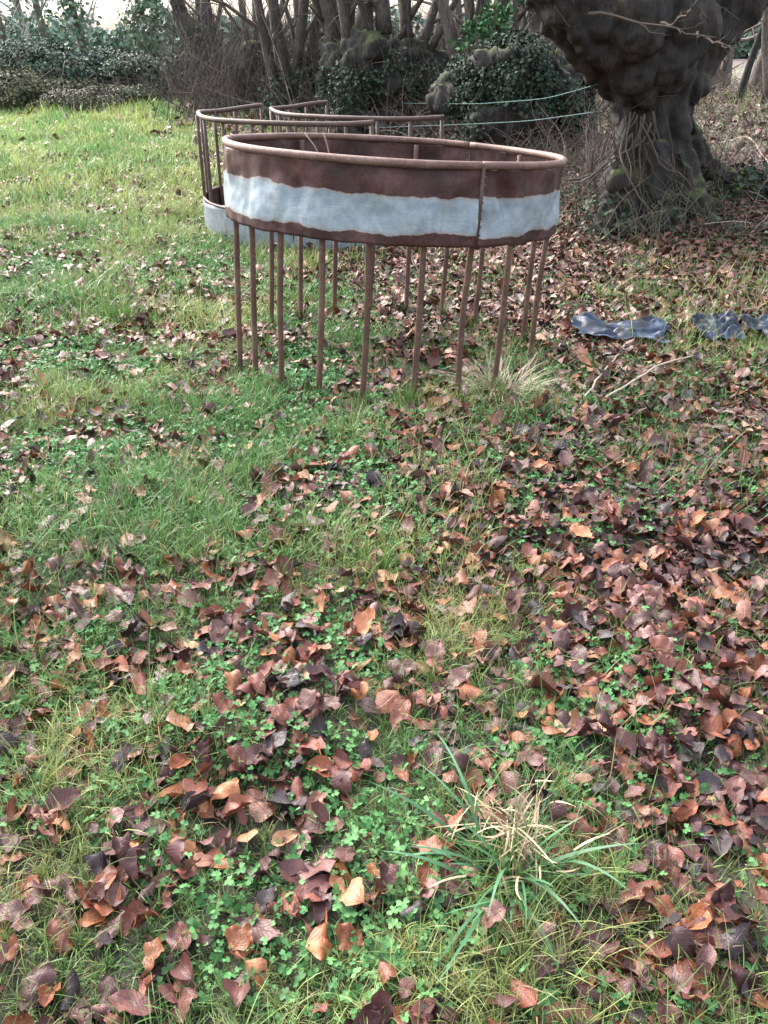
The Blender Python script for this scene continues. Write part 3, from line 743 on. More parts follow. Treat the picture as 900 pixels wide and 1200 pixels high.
def lumpy_points(n, c, r, seed, lo=.5, amp=.55):
    """points through the outer volume of an uneven mass; pockets left open"""
    out = []; nr = []; tot = 0
    while tot < n:
        d = rng.normal(0, 1, (n, 3)); d /= np.linalg.norm(d, axis=1, keepdims=True)
        k = 1 + amp * (vnoise(d[:, 0] * 2.3 + seed, d[:, 2] * 2.3, seed) * 2 + vnoise(d[:, 1] * 5 + seed, d[:, 2] * 5, seed + 1))
        rr = k * rng.uniform(lo, 1, n) ** .6
        p = np.array(c) + d * rr[:, None] * np.array(r)
        keep = (vnoise(p[:, 0] * 4, p[:, 2] * 4, seed + 2) + vnoise(p[:, 1] * 4, p[:, 2] * 4, seed + 3) > -.42 + .3 * rng.random(n)) & (p[:, 2] > H(p[:, 0], p[:, 1]) - .02)
        out.append(p[keep]); nr.append(d[keep]); tot += keep.sum()
    return np.concatenate(out)[:n], np.concatenate(nr)[:n]
def shrub(name, label, cat, base, r, n, size, tint, gain, group=None, seed=1, nst=16, twc=(.07, .055, .045)):
    bx, by = base; bz = h1(bx, by); e = empty(name, (bx, by, bz), label, cat, group)
    c = np.array([0, 0, r[2] * .75])
    paths = []
    for k in range(nst):
        d = np.array([random.gauss(0, .55) * r[0], random.gauss(0, .55) * r[1], r[2] * random.uniform(1.1, 1.9)])
        P = wander([random.gauss(0, .25) * r[0], random.gauss(0, .25) * r[1], -.1], d, np.linalg.norm(d), 8, .12)
        paths.append((P, np.linspace(.018, .005, 8)))
    paths = branch_set(paths, 2, (4, 3), (.5, .5), .8, .15, 8)
    build_paths('stems', paths, M_twig, e, 4, twc)
    p, d = lumpy_points(n, c + np.array([bx, by, bz]), r, seed); p = p - np.array([bx, by, bz])
    leafcloud('foliage', p, d, size * rng.uniform(.6, 1.4, n), ivycols(n, gain, tint), M_ivy, e)
    return e
def at(px, Y): return float(W(px, 100, Y)[0])
BL = (1.0, 1.05, 1.1)
shrub('hedge_bush', 'grey green ivy covered bush at the far left of the hedge', 'bush', (at(-15, 20.5), 20.5), (1.9, 1.2, .60), 16000, .055, BL, 1.05, seed=3)
shrub('hedge_bush', 'tall rounded bluish ivy bush behind the bramble mound', 'bush', (at(62, 21.3), 21.3), (1.25, 1.0, .56), 15000, .052, BL, .95, seed=8)
shrub('hedge_bush', 'open leafy bush in front of the metal gate', 'bush', (at(112, 21.0), 21.0), (.85, .7, .42), 4500, .052, BL, .95, seed=13)
shrub('hedge_bush', 'dense dark bush filling the hedge right of the gate', 'bush', (at(192, 20.2), 20.2), (.95, .9, .46), 11000, .05, (.95, 1.05, .9), .85, seed=18)
shrub('hedge_bush', 'low green bush under the leaning dark trunk', 'bush', (at(232, 19.2), 19.2), (.7, .8, .42), 7000, .05, (.95, 1.0, .92), .8, seed=23)
shrub('bramble_mound', 'low mound of faded brambles at the edge of the field', 'brambles', (at(5, 18.4), 18.4), (1.35, .9, .44), 10000, .04, (1.7, 1.1, .9), 1.1, seed=28, nst=60, twc=(.13, .09, .075))
shrub('bramble_mound', 'purplish bramble clump right of the low mound', 'brambles', (at(92, 18.0), 18.0), (.7, .7, .24), 5000, .036, (1.9, 1.1, 1.1), 1.0, seed=33, nst=60, twc=(.13, .09, .085))

shrub('bramble_mound', 'smallest straggling bramble patch below the gate', 'brambles', (at(160, 18.9), 18.9), (.75, .6, .17), 3500, .036, (1.6, 1.15, 1.0), 1.0, seed=37, nst=50, twc=(.13, .09, .085))
# gate seen through the hedge
def bar(p, q, r, sides=6): return tubes(resample([p, q], 3)[None], np.full((1, 3), r), sides)
gy_ = 22.6; gx0, gx1 = at(88, gy_), at(172, gy_)
ge = empty('field_gate', (gx0, gy_, h1(gx0, gy_)), 'thin barred metal field gate seen through the hedge', 'gate')
for zz in (.06, .19, .33, .48, .66):
    v, f = bar((0, 0, zz), (gx1 - gx0, 0, zz), .018); mesh_np('gate_bar', v, f, M_rustdark, ge)
for xx in (0, (gx1 - gx0) / 2, gx1 - gx0):
    v, f = bar((xx, .045, .05), (xx, .045, .72), .025); mesh_np('gate_upright', v, f, M_rustdark, ge)

# ------------------------------------------------------------------ trees
def surf_ivy(parent, out, no, box, n, size, gain=1.0, tint=(1, 1, 1), name='ivy', thick=.13):
    """ivy leaves on the trunk surface inside a world box"""
    lo, hi = np.array(box[0]), np.array(box[1])
    w_ = np.array(parent.location)
    P = out + w_; m = np.where(((P > lo) & (P < hi)).all(1))[0]
    if len(m) == 0: return
    q = vnoise(P[m, 0] * 2.5 + P[m, 1], P[m, 2] * 2.5, 55); m = m[q > -.18]
    i = rng.choice(m, n); p = out[i] + no[i] * rng.uniform(0, thick, (n, 1)) + rng.normal(0, .02, (n, 3))
    leafcloud(name, p, no[i], size * rng.uniform(.5, 1.3, n), ivycols(n, gain, tint), M_ivy, parent, .2)

def sprouts(parent, out, no, n, L, r, up=.8, name='sprouts', col=(.07, .056, .05), zmin=-9):
    w_ = np.array(parent.location); m = np.where(out[:, 2] + w_[2] > zmin)[0]; ps = []
    for i in rng.choice(m, n):
        d = no[i] + np.array([random.gauss(0, .35), random.gauss(0, .35), up]); l = L * random.uniform(.3, 1.3)
        rr = r * random.uniform(.6, 1.5); ps.append((wander(out[i] - no[i] * .03, d, l, 8, .14), np.linspace(rr, rr * .35, 8)))
    ps = branch_set(ps, 1, (2,), (.5,), .7, .14, 8)
    v, f = tubes(np.array([p for p, q in ps]), np.array([q for p, q in ps]), 3, False)
    return tag(mesh_np(name, v, f, M_twig, parent, col=np.repeat(np.array([col]) * rng.lognormal(0, .4, (len(ps), 1)), 24, 0)), kind='stuff')

# the big old beech on the right
B0 = np.array([2.62, 8.55, h1(2.62, 8.55)])
big = empty('old_beech_tree', B0, 'massive dark gnarled old beech with swollen head and spreading roots at the right', 'tree')
def wp(px, py, Y, r): return np.append(W(px, py, Y) - B0, r)
trunk = [
    [wp(778, 300, 8.6, .52), wp(774, 250, 8.6, .46), wp(768, 200, 8.6, .38), wp(765, 155, 8.6, .34), wp(763, 120, 8.6, .38), wp(758, 80, 8.6, .47), wp(762, 30, 8.6, .60), wp(768, -20, 8.7, .72), wp(775, -90, 8.8, .66), wp(780, -190, 9.0, .5)],
    [wp(745, 85, 8.5, .30), wp(712, 42, 8.3, .32), wp(672, 0, 8.1, .30), wp(632, -60, 7.9, .28), wp(600, -160, 7.6, .20)],
    [wp(720, 20, 8.4, .34), wp(675, -10, 8.2, .33)],
    [wp(790, 80, 8.6, .30), wp(822, 40, 8.6, .28), wp(862, 0, 8.7, .26), wp(915, -60, 8.8, .22), wp(960, -180, 9.0, .16)],
    [wp(738, 175, 8.4, .15), wp(728, 215, 8.25, .14), wp(712, 262, 8.1, .12), wp(700, 300, 8.0, .06)],
    [wp(730, 120, 8.4, .12), wp(735, 165, 8.3, .10), wp(742, 215, 8.2, .10), wp(738, 275, 8.0, .12)],
    [wp(765, 170, 8.25, .14), wp(768, 220, 8.15, .15), wp(775, 290, 8.0, .14)],
    [wp(800, 165, 8.5, .16), wp(822, 190, 8.5, .12), wp(860, 214, 8.5, .10), wp(905, 236, 8.5, .09), wp(960, 262, 8.5, .05)],
    [wp(790, 190, 8.4, .18), wp(812, 240, 8.2, .16), wp(838, 285, 8.0, .08)],
    [wp(765, -150, 8.8, .40), wp(700, -330, 9.2, .28), wp(660, -520, 9.6, .15)],
    [wp(790, -150, 8.9, .35), wp(850, -340, 9.4, .24), wp(880, -560, 9.8, .12)],
]
blobs = [(wp(748, 70, 8.2, 0)[:3], (.22, .18, .26)), (wp(785, 60, 8.2, 0)[:3], (.26, .2, .3)), (wp(735, 108, 8.35, 0)[:3], (.13, .14, .12)),
         (wp(757, 105, 8.25, 0)[:3], (.12, .12, .17)), (wp(700, 25, 8.1, 0)[:3], (.22, .2, .2)), (wp(655, 8, 8.0, 0)[:3], (.16, .2, .2)), (wp(812, 100, 8.5, 0)[:3], (.13, .15, .16)),
         (wp(800, 30, 8.2, 0)[:3], (.3, .25, .3)), (wp(725, 212, 8.15, 0)[:3], (.11, .1, .1)), (wp(750, 20, 8.0, 0)[:3], (.25, .2, .3))]
ob, o_, n_ = organic('trunk', trunk, blobs, M_beech, big, .024, .045, .04, strands=9, sr_=.22)
P0 = o_ + B0
sprouts(big, o_, n_, 90, .35, .004, .1, zmin=.9)
sprouts(big, o_, n_, 130, .30, .004, .3)
surf_ivy(big, o_, n_, ((3.05, 7, .2), (5.2, 9.8, .95)), 2600, .022, 1.6, (1.5, 1.35, .5), name='moss', thick=.02)
surf_ivy(big, o_, n_, ((3.0, 7, 0), (4.2, 9.5, .75)), 900, .06, .7)
surf_ivy(big, o_, n_, ((1.6, 7, -.1), (4.0, 9.5, .32)), 900, .055, .8, (1.1, 1, .9))
# clinging roots and dead stems over the bole
ps = []
for k in range(85):
    px = random.gauss(740, 24); p0 = W(px, random.uniform(130, 210), 8.12) - B0
    P = wander(p0, (random.gauss(0, .3), -.10, -1), random.uniform(.5, 1.1), 12, .22, -.05); P[:, 1] = np.minimum(P[:, 1], p0[1] + .02)
    r = random.choice([.003, .004, .006, .010]) * random.uniform(.8, 1.2); ps.append((P, np.linspace(r, r * .5, 12)))
build_paths('clinging_root', ps, M_twig, big, 5, (.070, .056, .046))
ps = []
for (a, b, c2) in (((690, 14), (775, 30), (840, 46)), ((775, 30), (800, 22), (820, 0)), ((815, 40), (842, 52), (862, 62))):
    P = resample([W(a[0], a[1], 7.6) - B0, W(b[0], b[1], 7.3) - B0, W(c2[0], c2[1], 7.2) - B0], 12) + rng.normal(0, .01, (12, 3)); ps.append((P, np.linspace(.012, .005, 12)))
ps = branch_set(ps, 2, (4, 2), (.35, .5), .7, .18, 12)
for k in range(5):
    a = random.uniform(-1, 1); P = wander(W(720 + 40 * k, -250, 9.2) - B0, (a, random.gauss(0, .5), .9), 3.5, 12, .12); ps.append((P, np.linspace(.07, .02, 12)))
ps += branch_set(ps[-5:], 3, (6, 5, 3), (.55, .5, .5), .7, .16, 12)
build_paths('branches', ps, M_twig, big, 5, (.075, .06, .05))

# undergrowth helper: thin stems
def thicket(name, label, cat, spots, n, hgt, rad, col, lean=.5, spread=.6, w_=.16, N=8, kind='stuff', leaves=0, lsize=.05, lt=(1, 1, 1), lg=1.0, sub=2):
    ps = []; LP = []
    for k in range(n):
        x0, y0, sx_, sy_ = spots[random.randrange(len(spots))]
        x, y = random.gauss(x0, sx_), random.gauss(y0, sy_)
        d = (random.gauss(0, lean), random.gauss(0, lean), random.uniform(.2, 1)); L = hgt * random.uniform(.4, 1.3)
        P = wander((x, y, h1(x, y) - .03), d, L, N, w_, -.05); P[:, 2] = np.maximum(P[:, 2], H(P[:, 0], P[:, 1]) + .005)
        r = rad * random.uniform(.5, 1.5); ps.append((P, np.linspace(r, r * .35, N)))
    ps = branch_set(ps, 1, (sub,), (.5,), .7, w_, N, -.02) if sub else ps
    by = np.array([p for p, r in ps]); R = np.array([r for p, r in ps]); v, f = tubes(by, R, 3, False)
    cc = np.array(col)[None] * rng.lognormal(-.1, .5, (len(ps), 1)) * np.array([1, 1, 1]); cc = np.repeat(cc, N * 3, 0)
    o = mesh_np(name, v, f, M_twig, col=cc); tag(o, label, cat, kind=kind)
    return o
along = []
for (a, b) in zip(HL[1:-1], HL[2:]):
    for q in np.linspace(0, 1, 6): along.append((a[0] + (b[0] - a[0]) * q, a[1] + (b[1] - a[1]) * q, .45, .45))
thicket('undergrowth', 'tangle of thin grey twigs and dead brambles along the hedge bank', 'undergrowth', along, 4200, .75, .005, (.14, .11, .10))
thicket('tall_thicket', 'thicket of bare brown shoots between the hedge trees', 'thicket',
        [(at(250, 17.5), 17.5, .5, .6), (at(340, 17), 17, .8, .8), (at(430, 15.8), 15.8, .8, .6), (at(560, 14.6), 14.6, .9, .6), (at(640, 14.2), 14.2, .6, .8), (at(300, 18.2), 18.2, .7, .6)], 1400, 1.8, .007, (.10, .085, .078), lean=.28, w_=.09, sub=3)
thicket('root_shoots', 'mossy grey shoots and dead stalks crowding the left foot of the big beech', 'undergrowth',
        [(at(700, 8.9), 8.9, .18, .3), (at(685, 9.6), 9.6, .25, .4), (at(665, 10.2), 10.2, .3, .4), (at(840, 8.0), 8.0, .3, .25), (at(790, 7.75), 7.75, .35, .15)], 330, .65, .004, (.10, .095, .07), lean=.4, sub=2)
thicket('wood_undergrowth', 'low brown brush and dead stalks on the woodland floor behind the big beech', 'undergrowth',
        [(at(840, 17), 17, 1.3, 1.5), (at(900, 20), 20, 2.0, 2), (at(830, 24), 24, 2.0, 2), (at(700, 18), 18, 1.2, 1.5), (at(620, 21), 21, 3, 2)], 1300, .8, .007, (.13, .115, .09), lean=.5, sub=2)
# ivy on the bank
x = []; y = []
for k in range(11000):
    a, b, s1, s2 = along[random.randrange(len(along))]; x.append(random.gauss(a, .55)); y.append(random.gauss(b, .5))
x, y = np.array(x), np.array(y); k = vnoise(x * 1.6, y * 1.6, 61) > -.12; x, y = x[k], y[k]
pos = np.stack([x, y, H(x, y) + rng.uniform(.01, .22, len(x)) ** 1.3], 1)
o = leafcloud('ground_ivy', pos, np.tile([0, -.4, 1.], (len(x), 1)), .055 * rng.uniform(.5, 1.3, len(x)), ivycols(len(x), 1.0, (1.05, 1, .95)), M_ivy)
tag(o, 'dark ivy carpeting the hedge bank between the trunks', 'ivy', kind='stuff')

def multi_tree(name, label, px, Y, stems, mat, bole=None, blobs=(), ivy=None, group=None, cat='tree', br=(5, 5, 3), tw=(.085, .068, .058), voxel=.05, bmat=None, z0=-.15, lump=.08):
    """stems: list of (px_top_at_row0, lean_y, radius); bole: list of gnarled paths in pixels"""
    x0 = at(px, Y); z_ = h1(x0, Y); b = np.array([x0, Y, z_]); e = empty(name, b, label, cat, group)
    if bole:
        pa = [[np.append(W(p[0], p[1], Y + p[3]) - b, p[2]) for p in pth] for pth in bole]
        bl = [(W(p[0], p[1], Y + p[3]) - b, p[2]) for p in blobs]
        ob, o_, n_ = organic('trunk', pa, bl, bmat or mat, e, voxel, lump, .05)
        sprouts(e, o_, n_, 170, .55, .006)
        if ivy:
            for bx in ivy: surf_ivy(e, o_, n_, (W(bx[0], bx[3], Y) - [0, 2, 0], W(bx[2], bx[1], Y) + [0, 2, 0]), bx[4], bx[5], bx[6] if len(bx) > 6 else .8)
    top = []; twigs = []
    for (pa_, pt, r, dy) in stems:
        s = W(pa_[0], pa_[1], Y) - b; t = W(pt[0], pt[1], Y + dy) - b; d = t - s; N = 14
        d = d / np.linalg.norm(d); L = np.linalg.norm(t - s) + random.uniform(2.2, 3.6)
        P = wander(s, d, L, N, .045, .01); q = np.linspace(r, r * .25, N); top.append((P, q))
    if top:
        build_paths('stem' if bole else 'trunk', top, mat, e, 8)
        twigs = branch_set(top, len(br), br, (.5, .5, .5)[:len(br)], .75, .15, 8, .02, .42, .12)[len(top):]
        if twigs: build_paths('branches', twigs, M_twig, e, 4, tw)
    return e

multi_tree('leaning_tree', 'dark ivied tree leaning left over the hedge', 262, 19,
           [((222, 45), (205, -10), .10, 0), ((240, 45), (240, -10), .09, .3), ((250, 60), (262, -10), .05, .5)], M_darkstem,
           bole=[[(285, 125, .34, 0), (268, 95, .26, 0), (245, 68, .20, 0), (222, 42, .16, 0), (207, 5, .15, 0), (190, -40, .13, 0)],
                 [(255, 80, .18, 0), (243, 40, .16, .2), (240, 0, .15, .4), (238, -40, .13, .5)]],
           blobs=[(262, 90, .28, 0)], ivy=[(200, 30, 300, 130, 1300, .07, .8)], bmat=M_poll)
multi_tree('gnarled_pollard', 'squat gnarled pollard with a dark hollow bole and fan of bare shoots', 308, 17.5,
           [((292, 55), (275, -10), .055, 0), ((300, 55), (300, -10), .05, .3), ((306, 60), (318, -10), .06, -.2), ((315, 70), (340, -10), .05, .3), ((298, 60), (262, 5), .03, -.3)], M_stem,
           bole=[[(322, 130, .30, 0), (312, 100, .30, 0), (298, 72, .26, 0), (292, 50, .14, 0)], [(310, 110, .22, 0), (322, 85, .16, .1), (330, 62, .1, .1)]],
           blobs=[(290, 82, .22, -.1), (318, 95, .2, -.2)], ivy=[(270, 60, 340, 140, 900, .065, .6)], bmat=M_beech)
multi_tree('coppice_tree', 'coppiced tree with a spreading fan of pale brown stems', 372, 16.5,
           [((345, 105), (325, -10), .07, 0), ((352, 100), (350, -10), .06, .3), ((365, 100), (372, -10), .09, 0), ((378, 100), (392, -10), .07, .3), ((388, 95), (412, -10), .10, 0), ((360, 110), (338, 0), .045, -.3), ((392, 100), (428, -10), .05, .2), ((370, 110), (405, 0), .04, -.3)], M_stem,
           bole=[[(378, 140, .34, 0), (372, 110, .30, 0), (368, 80, .17, 0)], [(385, 115, .2, 0), (396, 80, .14, 0), (402, 40, .11, .1)]],
           ivy=[(340, 70, 410, 140, 700, .06, .8)], bmat=M_stem)
multi_tree('knobbly_pollard', 'wide dark pollard with knobbly lumpy head and a pale scar on its flank', 470, 14,
           [((410, 50), (400, -10), .10, 0), ((425, 45), (425, -10), .13, .3), ((450, 40), (448, -10), .12, .1), ((475, 45), (482, -10), .07, 0), ((495, 55), (512, -10), .07, .4), ((505, 60), (540, -10), .05, .2), ((440, 50), (418, -10), .05, -.3), ((465, 50), (500, -10), .04, -.3), ((485, 60), (465, -10), .05, -.3)], M_darkstem,
           bole=[[(412, 170, .20, 0), (412, 120, .22, 0), (418, 75, .26, 0), (432, 40, .22, 0)], [(462, 185, .26, 0), (464, 135, .26, 0), (466, 95, .38, 0), (470, 60, .30, 0)],
                 [(412, 60, .20, 0), (440, 85, .22, -.1), (470, 78, .26, 0), (500, 95, .26, 0), (530, 112, .20, 0), (560, 125, .18, .2)], [(430, 45, .16, 0), (455, 70, .2, -.1), (490, 62, .18, 0), (520, 80, .14, .1)], [(505, 100, .28, 0), (512, 140, .24, 0), (520, 185, .2, 0)]],
           blobs=[(438, 62, .17, -.2), (505, 98, .16, -.2), (412, 52, .14, 0)], ivy=[(395, 50, 440, 140, 1800, .045, .8), (445, 60, 500, 110, 900, .045, .8), (500, 70, 560, 160, 900, .045, .8)], bmat=M_poll, voxel=.04, lump=.055)
multi_tree('fallen_tree', 'low ivy smothered fallen trunk with mossy top beside the big beech', 610, 11.8, [], M_poll,
           bole=[[(520, 122, .26, .6), (555, 105, .28, .3), (590, 95, .34, 0), (625, 90, .36, 0), (655, 105, .28, 0), (672, 140, .22, 0), (682, 195, .2, 0)], [(565, 150, .35, .1), (600, 140, .42, 0), (640, 150, .36, 0)], [(540, 190, .3, .2), (600, 185, .4, 0), (660, 185, .3, 0)],
                 [(700, 110, .09, 0), (672, 84, .1, 0), (640, 78, .1, 0), (612, 85, .12, 0)]],
           blobs=[(600, 85, .22, 0), (628, 72, .16, -.1), (660, 88, .18, .1)], ivy=[(530, 20, 700, 150, 9000, .040, .72), (520, 90, 600, 200, 900, .04, .8)], bmat=M_poll, voxel=.035, lump=.10)
multi_tree('coppice_tree', 'thick mossy coppice stems between the leaning tree and the hollow pollard', 338, 15.9,
           [((325, 115), (302, -10), .09, 0), ((335, 110), (322, -10), .12, .2), ((345, 112), (352, -10), .10, 0), ((352, 115), (378, -10), .09, .3)], M_darkstem,
           bole=[[(338, 150, .32, 0), (336, 118, .30, 0), (330, 95, .2, 0)], [(350, 135, .22, 0), (356, 95, .16, .1), (360, 60, .13, .1)]], ivy=[(315, 50, 365, 150, 1500, .055, .8)], bmat=M_poll, lump=.055)
multi_tree('ivied_pollard', 'ivy hung pollard just left of the knobbly one', 405, 15.2,
           [((395, 60), (385, -10), .13, 0), ((405, 60), (408, -10), .14, .2), ((415, 60), (432, -10), .10, 0), ((398, 70), (365, -10), .07, .2)], M_darkstem,
           bole=[[(404, 160, .34, 0), (400, 120, .30, 0), (398, 85, .30, 0), (404, 55, .30, 0)]], blobs=[(392, 80, .25, -.1), (414, 66, .25, -.1)], ivy=[(380, 40, 425, 150, 3000, .05, .9)], bmat=M_poll, lump=.055)
multi_tree('mossy_tree', 'leaning mossy limbs rising behind the fallen trunk', 565, 13.6,
           [((540, 95), (520, -10), .10, 0), ((555, 95), (560, -10), .09, .2), ((575, 90), (598, -10), .12, 0), ((590, 95), (640, -10), .10, .2), ((600, 90), (655, 0), .07, .2)], M_stem,
           bole=[[(565, 160, .3, 0), (562, 110, .3, 0), (560, 85, .22, 0)]], ivy=[(530, 60, 600, 150, 900, .05, .8)], bmat=M_poll, lump=.055)
# holly-like evergreen sprays, a young tree of its own
hy = 13.2; hx = at(600, hy); e = empty('holly_tree', (hx, hy, h1(hx, hy)), 'young evergreen with glossy bright green leaves between the pollard and the beech', 'tree')
b = np.array([hx, hy, h1(hx, hy)])
st = [(resample([W(612, 150, hy) - b, W(606, 60, hy) - b, W(600, -60, hy) - b, W(590, -160, hy) - b], 10), np.linspace(.05, .015, 10))]
st = branch_set(st, 2, (14, 5), (.42, .5), 1.0, .12, 10, .0, .5, .35)
build_paths('trunk', st, M_stem, e, 5)
hp = np.concatenate([P[3:] for P, R in st[8:]]); hp = hp[hp[:, 2] > W(600, 55, hy)[2] - b[2]]
i = rng.integers(0, len(hp), 3200); p = hp[i] + rng.normal(0, .055, (3200, 3))
leafcloud('foliage', p, rng.normal(0, 1, (3200, 3)), .065 * rng.uniform(.6, 1.2, 3200), np.array([[.045, .12, .045]]) * rng.uniform(.5, 1.8, (3200, 1)), M_ivy, e)

# slim stems in the wood behind: individual trees
k = 0
for px, Y, r, ln in [(535, 17, .07, 8), (548, 21, .09, -6), (560, 17.5, .09, 14), (578, 19, .11, 22), (596, 18, .10, 26), (618, 20, .09, 8), (628, 17, .075, 24), (645, 19, .10, 14), (660, 16, .06, 6), (672, 21, .1, 10),
                     (820, 22, .28, 3), (845, 26, .22, -3), (868, 20, .07, 10), (885, 23, .18, 6), (905, 19, .1, -8), (800, 27, .15, 4), (350, 24, .1, 5), (310, 25, .12, -6), (425, 22, .1, 3), (455, 24, .12, -5), (505, 23, .12, 6), (520, 26, .11, -4), (390, 26, .13, 4), (930, 21, .15, 5), (690, 24, .13, -5), (580, 27, .13, 3), (610, 30, .12, -5), (560, 30, .14, 6), (640, 28, .13, -3), (475, 29, .14, 4)]:
    x0 = at(px, Y); e = empty('slender_tree', (x0, Y, h1(x0, Y)), 'slim bare young tree standing in the wood behind the hedge bank', 'tree', 'slim trees in the wood behind')
    sc = Y / 15
    P = wander((0, 0, -.1), (ln / 60, random.gauss(0, .1), 1), random.uniform(4.5, 7), 14, .04, .01); tr = [(P, np.linspace(r * 1.25, r * .35, 14))]
    build_paths('trunk', tr, M_stem if k % 3 else M_poll, e, 8)
    bs = branch_set(tr, 2, (9, 5), (.35, .5), .9, .14, 8, .02, .35, .12)[1:]
    build_paths('branches', bs, M_twig, e, 3, (.14, .12, .105)); k += 1

# far trees and hedges beyond the field, haze painted into their pale colours
for px, Y, hgt, ivy, r in [(18, 34, 6, 240, .14), (60, 33, 6.5, 260, .15), (107, 36, 6, 700, .18), (-25, 36, 6, 500, .2), (40, 46, 7, 250, .18)]:
    x0 = at(px, Y); lab = {18: 'misty bare tree at the far left corner beyond the hedge', 60: 'hazy tree with an ivied fork beyond the hedge', 107: 'upright ivy thick tree standing alone against the pale sky', -25: 'hazy ivied tree at the very left edge', 40: 'faint tall bare tree farthest off at the left'}[px]
    e = empty('distant_tree', (x0, Y, h1(x0, Y)), lab, 'tree')
    P = wander((0, 0, -.1), (random.gauss(0, .08), 0, 1), hgt, 14, .05, .01); tr = [(P, np.linspace(r, r * .3, 14))]
    build_paths('trunk', tr, M_stem, e, 7)
    bs = branch_set(tr, 3, (9, 6, 4), (.5, .5, .5), .7, .12, 8, .03, .45, .12)[1:]
    build_paths('branches', bs, M_twig, e, 3, (.28, .27, .30))  # pale grey-blue branch colour stands in for haze
    ip = P[rng.integers(2, 9, ivy)] + rng.normal(0, .30, (ivy, 3)) * np.array([1, 1, 1.4])
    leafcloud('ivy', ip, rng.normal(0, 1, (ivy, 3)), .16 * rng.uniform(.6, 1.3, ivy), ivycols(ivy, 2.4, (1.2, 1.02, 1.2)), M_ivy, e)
shrub('evergreen_tree', 'rounded dark evergreen beyond the gate, left of the leaning tree', 'tree', (at(185, 30), 30), (.75, .8, 2.0), 3400, .09, (1.1, 1.0, 1.0), 2.2, seed=48, nst=10)
# far hedge line as separate bushes; raised gain and bluish tint paint the haze
for k, (px, Y, w2, hh) in enumerate([(-40, 70, 5, 1.6), (45, 72, 5, 1.9), (130, 75, 6, 1.5), (215, 70, 5, 1.8), (300, 74, 6, 1.7), (250, 55, 3.5, 1.5), (390, 70, 6, 2), (500, 72, 6, 2), (620, 72, 6, 2), (740, 70, 6, 2), (860, 72, 6, 2), (960, 66, 6, 2)]):
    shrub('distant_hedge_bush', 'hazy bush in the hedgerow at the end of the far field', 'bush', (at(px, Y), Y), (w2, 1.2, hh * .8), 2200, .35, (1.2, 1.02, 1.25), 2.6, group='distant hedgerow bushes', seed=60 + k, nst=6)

# ------------------------------------------------------------------ fence twine
for lab, pts in (('upper teal twine strung from the pollard to the big beech', [(470, 121, 13.4), (560, 122, 11.1), (640, 116, 9.3), (700, 99, 8.2)]), ('lower teal twine sagging from the pollard to the big beech', [(430, 150, 13.4), (540, 146, 11.1), (620, 142, 9.5), (700, 131, 8.2)])):
    P = resample([W(*p) for p in pts], 24); v, f = tubes(P[None], np.full((1, 24), .0042), 5)
    tag(mesh_np('fence_twine', v, f, M_straw, col=np.tile([.03, .085, .09], (len(v), 1))), lab, 'twine')

# ------------------------------------------------------------------ plastic sheets
def m_plastic():
    m, nt, N, L, b = newmat('black_plastic')
    n1 = noise_(nt, 9, 4, objco(nt))
    c = ramp(nt, [(.42, (.006, .010, .020)), (.58, (.02, .035, .07)), (.72, (.14, .18, .25))], n1); L.new(c, b.inputs['Base Color'])  # pale blue end of the ramp paints sky reflection into the colour
    b.inputs['Roughness'].default_value = .42; b.inputs['Specular IOR Level'].default_value = .3
    bump(nt, noise_(nt, 14, 3, objco(nt)), .4, .01, b); return m
M_pl = m_plastic()
for lab, cx_, cy_, sx_, sy_, rz in (('crumpled blue black plastic sheet lying nearest the feeder', 1.46, 5.15, .27, .13, -.12), ('small folded dark plastic scrap in the middle of three', 2.05, 5.15, .15, .10, .15), ('black plastic scrap at the right edge', 2.40, 5.18, .14, .12, .5)):
    n = 40; u, v_ = np.meshgrid(np.linspace(-1, 1, n), np.linspace(-1, 1, n), indexing='ij')
    ex = 1 + .25 * vnoise(v_ * 2 + cx_ * 9, v_ * 0, 5); X_ = u * sx_ * ex; Y_ = v_ * sy_ * (1 + .6 * vnoise(u * 2.2 + cx_ * 5, u * 0 + 2, 6)) + .05 * vnoise(u * 3, u * 0 + cx_, 8)
    xr = cx_ + X_ * math.cos(rz) - Y_ * math.sin(rz); yr = cy_ + X_ * math.sin(rz) + Y_ * math.cos(rz)
    fold = np.abs(vnoise(u * 3 + v_ * 1.5 + cx_ * 3, v_ * 2.0 - u, 7)) * .075 + np.abs(vnoise(u * 5, v_ * 3 + u * 2, 9)) * .02
    Z_ = H(xr, yr) + .045 + fold * 1.1 + (v_ + 1) * .02; o0 = np.array([cx_, cy_, h1(cx_, cy_)])
    i = np.arange(n - 1)[:, None] * n; j = np.arange(n - 1)[None]; F = np.stack([i + j, i + n + j, i + n + j + 1, i + j + 1], -1).reshape(-1, 4)
    ob = mesh_np('plastic_sheet', np.stack([xr.ravel(), yr.ravel(), Z_.ravel()], 1) - o0, F, M_pl); ob.location = o0; tag(ob, lab, 'plastic sheet')

